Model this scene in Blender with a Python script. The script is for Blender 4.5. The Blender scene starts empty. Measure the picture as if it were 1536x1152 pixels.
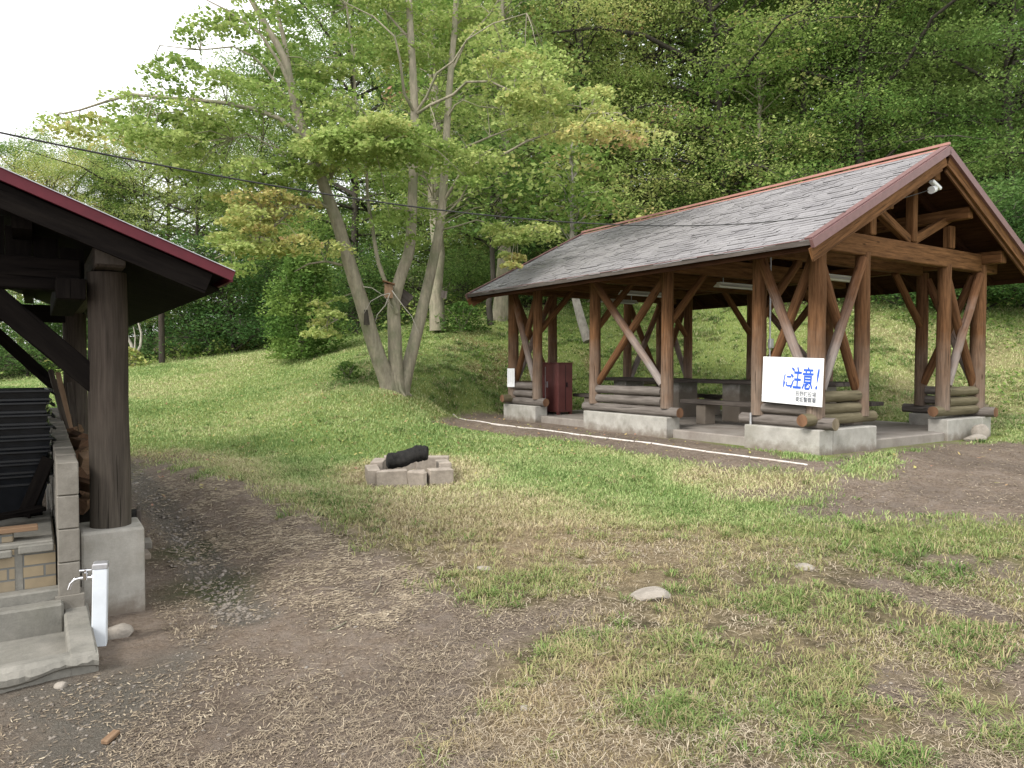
import bpy, math, random
import numpy as np
from mathutils import Vector, Matrix
R = math.radians
F = 1090.0; CAMZ = 1.6; PITCH = math.atan(30/F)
CP, SP = math.cos(PITCH), math.sin(PITCH)
scene = bpy.context.scene
COL = scene.collection
rng = np.random.default_rng(7)
random.seed(7)

# ------------------------------------------------------------------ measuring helpers
def px(u, v, Y):
    """world point seen at photo pixel (u,v) standing at distance Y"""
    a = (u-768)/F; b = -(v-576)/F
    d = (a, CP+b*SP, -SP+b*CP); k = Y/d[1]
    return (d[0]*k, Y, CAMZ+d[2]*k)

_tab = np.random.default_rng(99).random((8, 257, 257))
def vnoise(x, y, sc, seed=0):
    t = _tab[seed % 8]; off = 17.3*seed
    X = np.asarray(x)/sc+off+1000; Y = np.asarray(y)/sc+off*1.7+1000
    xi = np.floor(X).astype(int); yi = np.floor(Y).astype(int)
    fx = X-xi; fy = Y-yi; fx = fx*fx*(3-2*fx); fy = fy*fy*(3-2*fy)
    x0 = xi % 256; y0 = yi % 256; x1 = (xi+1) % 256; y1 = (yi+1) % 256
    return (t[x0, y0]*(1-fx)+t[x1, y0]*fx)*(1-fy)+(t[x0, y1]*(1-fx)+t[x1, y1]*fx)*fy
def fbm(x, y, sc, seed=0, o=4):
    s = 0; a = .5; tot = 0
    for i in range(o):
        s = s+a*vnoise(x, y, sc/2**i, seed+i); tot += a; a *= .55
    return s/tot
def sstep(a, b, x):
    t = np.clip((x-a)/(b-a), 0, 1); return t*t*(3-2*t)

# frame of both roofed structures: t along D2, s along D1
ANG = math.atan2(.5482, .8363)
D1 = np.array([-.5485, .8362]); D2 = np.array([.8363, .5482])
C0 = np.array([3.85, 9.2]); L0 = np.array([-2.54, 4.6])
def SW(s, t, z): p = C0+D1*s+D2*t; return (p[0], p[1], z)
def LW(s, t, z): p = L0+D1*s+D2*t; return (p[0], p[1], z)

# ------------------------------------------------------------------ terrain
cps = [px(0,1152,2.85), px(400,1152,2.85), px(768,1152,2.85), px(1150,1152,2.85), px(1536,1152,2.85),
 px(148,970,4.1), px(300,900,4.93), (0,4.77,.03), px(1400,900,4.6), px(618,727,8.2), px(400,760,7.0), (2.2,6.9,.2),
 px(1224,684,9.1), px(1536,700,8.85), px(1500,800,6.0), px(767,628,15.2), px(990,660,11.6),
 SW(0,4.2,.47), SW(7,4.2,.5), SW(3.5,2,.47), SW(3.5,4.6,.48), SW(0,4.9,.5),
 px(200,700,9.9), px(300,640,13), px(200,600,15), px(100,620,12), px(0,640,10.5), px(-200,600,14),
 px(200,550,25), px(300,538,26.5), px(400,525,26), px(480,514,24), px(560,510,21.5), px(660,495,21), px(700,491,21),
 px(850,480,23), px(1000,458,24), px(1100,450,22.5), px(1300,476,18.7), px(1420,474,18.6), px(1536,474,18.6), px(1700,470,18.6),
 px(0,577,24), px(-200,590,24), px(400,580,17), px(300,570,19), px(480,560,17),
 px(600,640,11.3), px(590,586,13.5), px(650,632,13.7), px(520,600,13), px(700,560,17), px(750,595,17), px(640,545,17),
 SW(0,5.7,.55), SW(2,5.7,.6), SW(4,5.6,.6), SW(6,5.5,.65), SW(8,5,.8), px(1536,628,14), px(1700,640,13), px(1500,560,16), px(1300,550,16.4),
 (8,28,5.6), (0,28,4.0), (-8,31,2.7), (-16,31,2.0),
 (-6,-4,0), (0,-4,-.05), (6,-4,0), (-15,-4,0), (15,-4,.2), (-10,4,0), (-20,5,.1), (-30,15,.5), (-14,10,.3), (-18,20,.8),
 (-30,28,.8), (-45,35,.6), (12,4,.3), (12,9,.5), (20,14,1.6), (22,19,3.6), (30,12,3), (30,3,1),
 (14,25,4.3), (22,26,5.6), (20,36,10.5), (10,38,9), (0,38,6), (-10,40,3.6), (-22,40,1.8), (32,62,20), (12,62,17), (-8,62,9), (-28,62,3), (-52,62,1), (60,40,18), (60,70,28), (60,-4,3), (-60,-4,0), (-60,30,.5)]
cp_ = np.array(cps, float); _n = len(cp_)
def _phi(r2): return np.where(r2 > 1e-9, .5*r2*np.log(np.maximum(r2, 1e-9)), 0)
_d2 = ((cp_[:, None, :2]-cp_[None, :, :2])**2).sum(2)
A = np.zeros((_n+3, _n+3)); A[:_n, :_n] = _phi(_d2)+np.eye(_n)*.25
A[:_n, _n] = 1; A[:_n, _n+1:] = cp_[:, :2]; A[_n, :_n] = 1; A[_n+1:, :_n] = cp_[:, :2].T
_w = np.linalg.solve(A, np.concatenate([cp_[:, 2], [0, 0, 0]]))
def tps(x, y):
    x = np.asarray(x, float); y = np.asarray(y, float); sh = x.shape
    x = x.ravel(); y = y.ravel(); out = np.empty_like(x)
    for i in range(0, len(x), 60000):
        a = x[i:i+60000]; b = y[i:i+60000]
        r2 = (a[:, None]-cp_[None, :, 0])**2+(b[:, None]-cp_[None, :, 1])**2
        out[i:i+60000] = _phi(r2)@_w[:_n]+_w[_n]+_w[_n+1]*a+_w[_n+2]*b
    return out.reshape(sh)
def loc_S(x, y):
    dx = x-C0[0]; dy = y-C0[1]; return dx*D1[0]+dy*D1[1], dx*D2[0]+dy*D2[1]
def loc_L(x, y):
    dx = x-L0[0]; dy = y-L0[1]; return dx*D1[0]+dy*D1[1], dx*D2[0]+dy*D2[1]
def H0(x, y):
    z = tps(x, y)
    s, t = loc_S(x, y)          # level pad under the shelter
    d = np.maximum(np.maximum(-.5-s, s-7.6), np.maximum(-.9-t, t-4.8))
    m = 1-sstep(0, .8, d); z = z*(1-m)+.455*m
    s, t = loc_L(x, y)          # level pad under the cook house
    d = np.maximum(np.maximum(-1.1-s, s-5.5), np.maximum(-4-t, t-.35))
    m = 1-sstep(0, .8, d); z = z*(1-m)+(0.0+.02*np.clip(s, 0, 6))*m
    return z
def at0(u, v):
    a = (u-768)/F; b = -(v-576)/F; d = (a, CP+b*SP, -SP+b*CP)
    Y = np.exp(np.linspace(math.log(2.0), math.log(60), 1500)); k = Y/d[1]
    hh = H0(d[0]*k, Y); zz = CAMZ+d[2]*k
    idx = np.where(zz <= hh)[0]; i = idx[0] if len(idx) else -1
    return np.array([d[0]*k[i], Y[i]])
def poly(pts): return np.array([at0(u, v) for u, v in pts])
def pdist(x, y, P):
    """signed distance (positive inside) to polygon P"""
    ins = np.zeros(x.shape, bool); dm = np.full(x.shape, 1e9); n = len(P)
    for i in range(n):
        ax, ay = P[i]; bx, by = P[(i+1) % n]
        ex, ey = bx-ax, by-ay; L = ex*ex+ey*ey+1e-12
        tt = np.clip(((x-ax)*ex+(y-ay)*ey)/L, 0, 1)
        dm = np.minimum(dm, np.hypot(x-ax-ex*tt, y-ay-ey*tt))
        c = ((ay > y) != (by > y)) & (x < ex*(y-ay)/(ey if abs(ey) > 1e-9 else 1e-9)+ax); ins ^= c
    return np.where(ins, dm, -dm)
def ldist(x, y, P):
    dm = np.full(x.shape, 1e9)
    for i in range(len(P)-1):
        ax, ay = P[i]; bx, by = P[i+1]; ex, ey = bx-ax, by-ay; L = ex*ex+ey*ey+1e-12
        tt = np.clip(((x-ax)*ex+(y-ay)*ey)/L, 0, 1)
        dm = np.minimum(dm, np.hypot(x-ax-ex*tt, y-ay-ey*tt))
    return dm
P_D1 = poly([(186,688),(270,684),(330,715),(430,755),(520,800),(600,838),(680,878),(770,900),(880,905),(860,955),(770,990),(720,1050),(660,1100),(600,1400),(-300,1400),(-300,1040),(0,1040),(140,1020),(150,970),(195,930),(188,800)])
P_D2 = poly([(1130,752),(1240,712),(1310,680),(1420,660),(1640,655),(1640,795),(1400,785),(1260,785)])
P_D3 = poly([(1250,868),(1330,858),(1500,910),(1560,945),(1450,935),(1330,900)])
P_D4 = poly([(610,634),(690,618),(770,618),(900,640),(1225,688),(1340,664),(1300,700),(1240,722),(1100,708),(1000,690),(850,663),(720,648)])
P_Y1 = poly([(430,745),(560,722),(700,722),(900,750),(1130,790),(1170,835),(930,880),(720,850),(560,800)])
P_Y2 = poly([(1060,700),(1240,712),(1330,725),(1200,755),(1100,745),(1000,715)])
P_Y3 = poly([(570,1400),(660,1090),(760,1010),(900,990),(980,1060),(900,1400)])
P_Y4 = poly([(1290,490),(1600,480),(1600,628),(1500,628),(1320,622)])
P_Y5 = poly([(195,672),(300,668),(390,690),(420,730),(340,725),(250,700),(190,700)])
P_G1 = poly([(0,1040),(150,1015),(250,985),(330,950),(290,1040),(200,1110),(120,1400),(0,1400)])
P_RUT = poly([(190,700),(215,730),(255,780),(300,840),(340,890),(372,925)])
P_BK = poly([(200,705),(330,715),(450,765),(580,830),(680,890),(560,930),(400,900),(320,850),(240,780)])
P_L4 = poly([(700,500),(1000,520),(1010,560),(790,580),(690,560),(660,520)])
def masks(x, y):
    n1 = fbm(x, y, 1.3, 1); n2 = fbm(x, y, .45, 3); n3 = fbm(x, y, 3.5, 5, 3)
    j = (n1-.5)*.9+(n2-.5)*.5
    dirt = np.zeros_like(x)
    for P, w, s in ((P_D1, .5, 1), (P_D2, .75, .95), (P_D3, .16, .95), (P_D4, .28, .9)):
        dirt = np.maximum(dirt, sstep(-w, w, pdist(x, y, P)+j*(w*1.8))*s)
    # scattered bare soil in the rough grass of the foreground
    near = 1-sstep(5.2, 7.0, y+.15*x)
    dirt = np.maximum(dirt, near*sstep(.50, .68, n2*.5+n1*.5+.02)*.9)
    sL, tL = loc_L(x, y)
    dL = np.maximum(np.maximum(-1.5-sL, sL-5.4), np.maximum(-5-tL, tL-.85))
    dirt = np.maximum(dirt, 1-sstep(-.15, .35, dL+j*.4))
    dry = np.zeros_like(x)
    for P, w, s in ((P_Y1, .7, .74), (P_Y2, .4, .8), (P_Y3, .3, .9), (P_Y4, .8, .45), (P_Y5, .4, .8)):
        dry = np.maximum(dry, sstep(-w, w, pdist(x, y, P)+j*w*2)*s)
    dry = np.clip(dry+.45*(n3-.45)+near*.30*n1*2, 0, 1)
    fire = np.hypot(x-at_fire[0], y-at_fire[1]); dry = np.maximum(dry, (1-sstep(.6, 1.3, fire+j*.5))*.9)
    grav = sstep(-.15, .2, pdist(x, y, P_G1)+j*.3)
    grav = np.maximum(grav, 1-sstep(.08, .24, ldist(x, y, P_RUT)+j*.12))
    moss = (1-sstep(.1, .5, np.hypot(x-LW(.25,.62,0)[0], y-LW(.25,.62,0)[1])+j*.3))
    moss = np.maximum(moss, 1-sstep(.1, .45, np.hypot(x-LW(1.3,.6,0)[0], y-LW(1.3,.6,0)[1])+j*.3))*.8
    litter = sstep(-.5, .5, pdist(x, y, P_L4)+j)*sstep(.45, .6, n1)*.8
    forest = sstep(0, 2.5, y-forest_edge(x))
    return dirt, dry, grav, moss, litter, forest
at_fire = at0(618, 712)
_fe = np.array([[-60,26],[-20,24.5],[-12,25.5],[-9.5,26.5],[-6.5,24.8],[-4.2,22.2],[-2,21.8],[-1,21.8],[1.8,23.8],[5,24.8],[6.6,22.6],[7.6,19.2],[9.2,18.5],[13.5,18.4],[17,18.4],[60,18.4]])
def forest_edge(x): return np.interp(x, _fe[:, 0], _fe[:, 1])
def Hf(x, y):
    z = H0(x, y)
    d = ldist(x, y, P_RUT)
    z = z-.035*(1-sstep(.03, .2, d))
    s, t = loc_L(x, y)
    z = z+.07*sstep(.9, 1.3, t)*(1-sstep(1.4, 2.6, t))*sstep(-.6, .6, s)*(1-sstep(4.5, 6, s))
    fl = sstep(1.2, 3, np.hypot(x, y))
    sS, tS = loc_S(x, y); ins = (sS > -.45) & (sS < 7.4) & (tS > -.3) & (tS < 4.6)
    n = (fbm(x, y, .9, 2, 3)-.5)*.05+(fbm(x, y, .22, 4, 3)-.5)*.028
    return z+np.where(ins, 0, n)*fl
def ground_z(x, y): return float(Hf(np.array([float(x)]), np.array([float(y)]))[0])
def at(u, v):
    p = at0(u, v); return (float(p[0]), float(p[1]), ground_z(p[0], p[1]))

# ------------------------------------------------------------------ object helpers
def tag(o, label=None, cat=None, group=None, kind=None):
    if label: o['label'] = label
    if cat: o['category'] = cat
    if group: o['group'] = group
    if kind: o['kind'] = kind
    return o
def empty(name, loc=(0,0,0), rz=0, label=None, cat=None, group=None, scale=1):
    o = bpy.data.objects.new(name, None); COL.objects.link(o); o.empty_display_size = .2
    o.location = loc; o.rotation_euler = (0, 0, rz); o.scale = (scale,)*3
    return tag(o, label, cat, group)
def copy_tree(o, parent=None):
    c = o.copy(); COL.objects.link(c); c.parent = parent
    for ch in list(o.children): copy_tree(ch, c)
    return c
def fast_mesh(name, V, Fc, mat, parent=None, tint=None, uv=None, smooth=False, loc=None, extra=None):
    """V (n,3); Fc (m,k) uniform polygons"""
    me = bpy.data.meshes.new(name); V = np.asarray(V, np.float32); Fc = np.asarray(Fc, np.int32)
    m, k = Fc.shape
    me.vertices.add(len(V)); me.vertices.foreach_set('co', V.ravel())
    me.loops.add(m*k); me.loops.foreach_set('vertex_index', Fc.ravel())
    me.polygons.add(m); me.polygons.foreach_set('loop_start', np.arange(0, m*k, k, dtype=np.int32))
    me.polygons.foreach_set('loop_total', np.full(m, k, np.int32))
    if smooth: me.polygons.foreach_set('use_smooth', np.ones(m, bool))
    me.update(calc_edges=True)
    for nm, arr in ([('tint', tint)] if tint is not None else [])+list((extra or {}).items()):
        a = me.attributes.new(nm, 'FLOAT', 'POINT'); a.data.foreach_set('value', np.asarray(arr, np.float32))
    me.materials.append(mat)
    o = bpy.data.objects.new(name, me); COL.objects.link(o); o.parent = parent
    if loc is not None: o.location = loc
    return o

class MB:
    """collects shapes, links them as ONE mesh object"""
    def __init__(s): s.v = []; s.f = []; s.uv = []; s.sm = []; s.mi = []; s.cm = 0
    def _add(s, vs, fs, uvs, sm=False):
        b = len(s.v); s.v += [tuple(p) for p in vs]
        for f, u in zip(fs, uvs):
            s.f.append([b+i for i in f]); s.uv.append(u); s.sm.append(sm); s.mi.append(s.cm)
    def box(s, c, size, rot=None, jit=0, bev=0):
        """c centre, size full extents, rot Matrix 3x3 or z angle"""
        hx, hy, hz = [q/2 for q in size]
        M = Matrix.Identity(3) if rot is None else (Matrix.Rotation(rot, 3, 'Z') if isinstance(rot, (int, float)) else rot)
        if bev > 0:
            b = min(bev, hx*.45, hy*.45, hz*.45)
            pts = []
            for sx in (-1, 1):
                for sy in (-1, 1):
                    for sz in (-1, 1):
                        pts += [(sx*(hx-b), sy*(hy-b), sz*hz), (sx*(hx-b), sy*hy, sz*(hz-b)), (sx*hx, sy*(hy-b), sz*(hz-b))]
            idx = {}
            k = 0
            for sx in (-1, 1):
                for sy in (-1, 1):
                    for sz in (-1, 1):
                        idx[(sx, sy, sz)] = (k, k+1, k+2); k += 3
            fs = []
            for sz in (-1, 1): fs.append([idx[q][0] for q in ((-1,-1,sz),(1,-1,sz),(1,1,sz),(-1,1,sz))][::sz])
            for sy in (-1, 1): fs.append([idx[q][1] for q in ((-1,sy,-1),(1,sy,-1),(1,sy,1),(-1,sy,1))][::-sy])
            for sx in (-1, 1): fs.append([idx[q][2] for q in ((sx,-1,-1),(sx,1,-1),(sx,1,1),(sx,-1,1))][::sx])
            for sx in (-1, 1):
                for sy in (-1, 1): fs.append([idx[(sx,sy,-1)][1], idx[(sx,sy,-1)][2], idx[(sx,sy,1)][2], idx[(sx,sy,1)][1]][::(1 if sx*sy < 0 else -1)])
            for sx in (-1, 1):
                for sz in (-1, 1): fs.append([idx[(sx,-1,sz)][0], idx[(sx,-1,sz)][2], idx[(sx,1,sz)][2], idx[(sx,1,sz)][0]][::(1 if sx*sz > 0 else -1)])
            for sy in (-1, 1):
                for sz in (-1, 1): fs.append([idx[(-1,sy,sz)][0], idx[(-1,sy,sz)][1], idx[(1,sy,sz)][1], idx[(1,sy,sz)][0]][::(-1 if sy*sz > 0 else 1)])
            for q, t in idx.items(): fs.append(list(t)[::(1 if q[0]*q[1]*q[2] < 0 else -1)])
        else:
            pts = [(sx*hx, sy*hy, sz*hz) for sx in (-1, 1) for sy in (-1, 1) for sz in (-1, 1)]
            fs = [[0,1,3,2],[4,6,7,5],[0,4,5,1],[2,3,7,6],[0,2,6,4],[1,5,7,3]]
        ax = max(range(3), key=lambda i: size[i])
        ru = random.random()*7; uvs = []
        for f in fs:
            ps = [pts[i] for i in f]
            ext = [max(p[i] for p in ps)-min(p[i] for p in ps) for i in range(3)]
            fl = min(range(3), key=lambda i: ext[i]); o = [i for i in range(3) if i != fl]
            if ax in o: vv = ax; uu = o[0] if o[1] == ax else o[1]
            else: uu, vv = o
            uvs.append([(p[uu]+ru, p[vv]+ru) for p in ps])
        if jit: pts = [(p[0]+random.uniform(-jit, jit), p[1]+random.uniform(-jit, jit), p[2]+random.uniform(-jit, jit)) for p in pts]
        C = Vector(c); s._add([C+M@Vector(p) for p in pts], fs, uvs)
        return s
    def bar(s, a, b, w, h, roll=0, bev=0):
        a, b = Vector(a), Vector(b); d = b-a; L = d.length; y = d.normalized()
        up = Vector((0,0,1)) if abs(y.z) < .95 else Vector((1,0,0))
        x = y.cross(up).normalized(); z = x.cross(y)
        M = Matrix((x, y, z)).transposed()
        if roll: M = M@Matrix.Rotation(roll, 3, 'Y')
        return s.box((a+b)/2, (w, L, h), M, bev=bev)
    def tube(s, path, rad, n=10, cap=True, wob=0):
        P = [Vector(p) for p in path]
        if not hasattr(rad, '__len__'): rad = [rad]*len(P)
        vs = []; L = 0; Ls = []
        t0 = (P[1]-P[0]).normalized(); ref = Vector((0,0,1)) if abs(t0.z) < .9 else Vector((1,0,0))
        x = t0.cross(ref).normalized(); ru = random.random()*9
        ph = [random.uniform(-wob, wob) for _ in range(n)]
        for i, p in enumerate(P):
            t = (P[min(i+1, len(P)-1)]-P[max(i-1, 0)]).normalized()
            x = (x-t*x.dot(t)).normalized(); y = t.cross(x)
            if i: L += (p-P[i-1]).length
            Ls.append(L)
            for k in range(n):
                a = 2*math.pi*k/n; r = rad[i]*(1+ph[k]+random.uniform(-wob, wob)*.4)
                vs.append(p+(x*math.cos(a)+y*math.sin(a))*r)
        fs = []; uvs = []; circ = 2*math.pi*max(rad)
        for i in range(len(P)-1):
            for k in range(n):
                k2 = (k+1) % n; fs.append([i*n+k, i*n+k2, (i+1)*n+k2, (i+1)*n+k])
                u0, u1 = circ*k/n+ru, circ*(k+1)/n+ru; uvs.append([(u0, Ls[i]+ru), (u1, Ls[i]+ru), (u1, Ls[i+1]+ru), (u0, Ls[i+1]+ru)])
        s._add(vs, fs, uvs, True)
        if cap:
            m = len(P)-1
            for i, rev in ((0, True), (m, False)):
                ring = [vs[i*n+k] for k in range(n)]
                if rev: ring = ring[::-1]
                s._add(ring, [list(range(n))], [[(math.cos(6.28*k/n)*rad[i]*.5+50, math.sin(6.28*k/n)*rad[i]*.5) for k in range(n)]])
        return s
    def prism(s, pts, z0, z1, jit=0):
        n = len(pts); vs = [(p[0], p[1], z0) for p in pts]+[(p[0]+random.uniform(-jit, jit), p[1]+random.uniform(-jit, jit), z1) for p in pts]
        fs = [list(range(n))[::-1], list(range(n, 2*n))]+[[i, (i+1) % n, n+(i+1) % n, n+i] for i in range(n)]
        uvs = [[(vs[i][0], vs[i][1]) for i in f] for f in fs[:2]]+[[(vs[i][0]+vs[i][1], vs[i][2]) for i in f] for f in fs[2:]]
        s._add(vs, fs, uvs); return s
    def poly3(s, pts, uv=None):
        s._add(pts, [list(range(len(pts)))], [uv or [(p[0]+p[1], p[2]) for p in pts]]); return s
    def rock(s, c, r, seed=0, n=3):
        rr = random.Random(seed); import bmesh
        bm = bmesh.new(); bmesh.ops.create_icosphere(bm, subdivisions=n, radius=1)
        dirs = [(Vector((rr.gauss(0,1), rr.gauss(0,1), rr.gauss(0,1))).normalized(), rr.uniform(.62, .9)) for _ in range(9)]
        vs = []
        for v in bm.verts:
            p = v.co.copy()
            for d, k in dirs:
                q = p.dot(d)
                if q > k: p -= d*(q-k)*.85
            p *= 1+rr.uniform(-.015, .015)
            vs.append((c[0]+p.x*r[0], c[1]+p.y*r[1], c[2]+p.z*r[2]))
        fs = [[v.index for v in f.verts] for f in bm.faces]; bm.free()
        s._add(vs, fs, [[(vs[i][0], vs[i][1]) for i in f] for f in fs]); return s
    def build(s, name, mat, parent=None, loc=None, subdiv=0):
        me = bpy.data.meshes.new(name); me.from_pydata([tuple(v) for v in s.v], [], s.f)
        ul = me.uv_layers.new(name='UVMap'); flat = [c for u in s.uv for p in u for c in p]
        ul.data.foreach_set('uv', flat); me.polygons.foreach_set('use_smooth', s.sm)
        for m in (mat if isinstance(mat, (list, tuple)) else [mat]): me.materials.append(m)
        me.polygons.foreach_set('material_index', s.mi)
        me.update(); o = bpy.data.objects.new(name, me); COL.objects.link(o); o.parent = parent
        if loc is not None: o.location = loc
        return o

# ------------------------------------------------------------------ materials
def newmat(name):
    m = bpy.data.materials.new(name); m.use_nodes = True; nt = m.node_tree
    b = nt.nodes['Principled BSDF']; b.inputs['Specular IOR Level'].default_value = .3
    return m, nt, b
def N(nt, t, **kw):
    n = nt.nodes.new(t)
    for k, v in kw.items():
        if k.startswith('_'): setattr(n, k[1:], v)
        else: n.inputs[k.replace('__', ' ')].default_value = v
    return n
def ramp(nt, fac, stops, interp='LINEAR'):
    r = nt.nodes.new('ShaderNodeValToRGB'); cr = r.color_ramp; cr.interpolation = interp
    while len(cr.elements) < len(stops): cr.elements.new(.5)
    for e, (p, c) in zip(cr.elements, stops): e.position = p; e.color = (*c, 1)
    nt.links.new(fac, r.inputs[0]); return r.outputs[0]
def mixc(nt, fac, a, b, mode='MIX'):
    m = nt.nodes.new('ShaderNodeMix'); m.data_type = 'RGBA'; m.blend_type = mode
    for s, v in ((0, fac), (6, a), (7, b)):
        if isinstance(v, (int, float)): m.inputs[s].default_value = v
        elif isinstance(v, tuple): m.inputs[s].default_value = (*v, 1)
        else: nt.links.new(v, m.inputs[s])
    return m.outputs[2]
def mth(nt, op, a, b=0, clamp=False):
    m = nt.nodes.new('ShaderNodeMath'); m.operation = op; m.use_clamp = clamp
    for s, v in ((0, a), (1, b)):
        if isinstance(v, (int, float)): m.inputs[s].default_value = v
        else: nt.links.new(v, m.inputs[s])
    return m.outputs[0]
def noise(nt, vec, scale, detail=4, rough=.6, out=0):
    n = nt.nodes.new('ShaderNodeTexNoise'); n.inputs['Scale'].default_value = scale
    n.inputs['Detail'].default_value = detail; n.inputs['Roughness'].default_value = rough
    if vec is not None: nt.links.new(vec, n.inputs['Vector'])
    return n.outputs[out]
def mapping(nt, vec, sc=(1,1,1)):
    m = nt.nodes.new('ShaderNodeMapping'); m.inputs['Scale'].default_value = sc; nt.links.new(vec, m.inputs[0]); return m.outputs[0]
def bump(nt, b, h, strength=.4, dist=.01):
    n = nt.nodes.new('ShaderNodeBump'); n.inputs['Strength'].default_value = strength; n.inputs['Distance'].default_value = dist
    nt.links.new(h, n.inputs['Height']); nt.links.new(n.outputs[0], b.inputs['Normal'])
def texc(nt, which='Object'): return nt.nodes.new('ShaderNodeTexCoord').outputs[which]

def wood(name, dark, light, grey=None, gz=None, rough=.85, grain=60, crack=True, spec=.12):
    m, nt, b = newmat(name); uv = texc(nt, 'UV'); L = nt.links
    g = noise(nt, mapping(nt, uv, (grain, 2.2, 1)), 1, 5, .65); g2 = noise(nt, mapping(nt, uv, (5, .9, 1)), 1.3, 4, .6)
    c = ramp(nt, g, [(.28, dark), (.72, light)])
    c = mixc(nt, mth(nt, 'MULTIPLY', g2, .55), c, tuple(q*.45 for q in dark))
    if grey:
        ob = texc(nt, 'Object'); sep = nt.nodes.new('ShaderNodeSeparateXYZ'); L.new(ob, sep.inputs[0])
        wn = noise(nt, ob, 2.6, 3); z = mth(nt, 'ADD', sep.outputs[2], mth(nt, 'MULTIPLY', mth(nt, 'SUBTRACT', wn, .5), 1.6))
        mr = nt.nodes.new('ShaderNodeMapRange'); mr.inputs[1].default_value = gz[0]; mr.inputs[2].default_value = gz[1]
        mr.inputs[3].default_value = gz[2]; mr.inputs[4].default_value = gz[3]; L.new(z, mr.inputs[0])
        gc = ramp(nt, g, [(.25, tuple(q*.5 for q in grey)), (.7, grey)])
        c = mixc(nt, mr.outputs[0], c, gc)
    vo = nt.nodes.new('ShaderNodeTexVoronoi'); vo.inputs['Scale'].default_value = 1; L.new(mapping(nt, uv, (5.5, 1.9, 1)), vo.inputs['Vector'])
    kn = ramp(nt, vo.outputs['Distance'], [(.035, (1,1,1)), (.11, (0,0,0))]); c = mixc(nt, mth(nt, 'MULTIPLY', kn, .7), c, tuple(q*.35 for q in dark))
    hgt = g
    if crack:
        ck = noise(nt, mapping(nt, uv, (30, .7, 1)), 1.7, 2, .5)
        cm = ramp(nt, ck, [(.66, (0,0,0)), (.70, (1,1,1))]); c = mixc(nt, mth(nt, 'MULTIPLY', cm, .75), c, tuple(q*.2 for q in dark))
        hgt = mth(nt, 'SUBTRACT', g, mth(nt, 'MULTIPLY', cm, 1.2))
    L.new(c, b.inputs['Base Color']); b.inputs['Roughness'].default_value = rough; b.inputs['Specular IOR Level'].default_value = spec
    bump(nt, b, hgt, .6, .008); return m
def concrete(name, a, bcol, rough=.9, sc=6, stain=None, bd=.004, splash=None):
    m, nt, b = newmat(name); o = texc(nt); L = nt.links
    n1 = noise(nt, o, sc, 6, .65); n2 = noise(nt, o, sc*14, 3, .6); n3 = noise(nt, o, 1.8, 4)
    c = ramp(nt, n1, [(.3, a), (.7, bcol)]); c = mixc(nt, mth(nt, 'MULTIPLY', n2, .35), c, tuple(q*.5 for q in a))
    st = ramp(nt, n3, [(.5, (0,0,0)), (.68, (1,1,1))]); c = mixc(nt, mth(nt, 'MULTIPLY', st, .5), c, stain or tuple(q*.5 for q in a))
    if splash:      # dried mud splashed on the lowest part
        sep = nt.nodes.new('ShaderNodeSeparateXYZ'); L.new(o, sep.inputs[0]); sp = mth(nt, 'ADD', sep.outputs[2], mth(nt, 'MULTIPLY', mth(nt, 'SUBTRACT', n1, .5), .35))
        mr = nt.nodes.new('ShaderNodeMapRange'); mr.inputs[1].default_value = splash[0]; mr.inputs[2].default_value = splash[1]; mr.inputs[3].default_value = .75; mr.inputs[4].default_value = 0; L.new(sp, mr.inputs[0])
        c = mixc(nt, mr.outputs[0], c, (.15,.115,.085))
    L.new(c, b.inputs['Base Color']); b.inputs['Roughness'].default_value = rough
    bump(nt, b, mth(nt, 'ADD', n1, mth(nt, 'MULTIPLY', n2, .6)), .6, bd); return m
def plain(name, c, rough=.5, metal=0, var=.15, sc=12):
    m, nt, b = newmat(name); o = texc(nt); n = noise(nt, o, sc, 5, .65)
    cc = ramp(nt, n, [(.3, tuple(q*(1-var) for q in c)), (.7, tuple(min(1, q*(1+var)) for q in c))])
    nt.links.new(cc, b.inputs['Base Color']); b.inputs['Roughness'].default_value = rough; b.inputs['Metallic'].default_value = metal
    bump(nt, b, n, .15, .002); return m
def leafmat(name, stops, trans=.42, vary=.24):
    m, nt, b = newmat(name); L = nt.links
    at_ = nt.nodes.new('ShaderNodeAttribute'); at_.attribute_name = 'tint'
    oi = nt.nodes.new('ShaderNodeObjectInfo')
    f = mth(nt, 'ADD', at_.outputs['Fac'], mth(nt, 'MULTIPLY', mth(nt, 'SUBTRACT', oi.outputs['Random'], .5), vary))
    c = ramp(nt, f, stops)
    L.new(c, b.inputs['Base Color']); b.inputs['Roughness'].default_value = .6; b.inputs['Specular IOR Level'].default_value = .12
    t = nt.nodes.new('ShaderNodeBsdfTranslucent'); L.new(c, t.inputs[0])
    mx = nt.nodes.new('ShaderNodeMixShader'); mx.inputs[0].default_value = trans
    L.new(b.outputs[0], mx.inputs[1]); L.new(t.outputs[0], mx.inputs[2]); L.new(mx.outputs[0], nt.nodes['Material Output'].inputs[0])
    return m
def bark(name, a, c2, moss=0):
    m, nt, b = newmat(name); o = texc(nt); L = nt.links
    n = noise(nt, mapping(nt, o, (9, 9, 2.2)), 1.5, 6, .7); n2 = noise(nt, o, 3.1, 4)
    c = ramp(nt, n, [(.3, a), (.7, c2)])
    mm = ramp(nt, n2, [(.45, (0,0,0)), (.65, (1,1,1))]); c = mixc(nt, mth(nt, 'MULTIPLY', mm, .5), c, (.13,.15,.08) if moss else tuple(q*1.25 for q in c2))
    L.new(c, b.inputs['Base Color']); b.inputs['Roughness'].default_value = .9; bump(nt, b, n, .8, .02); return m

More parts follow.
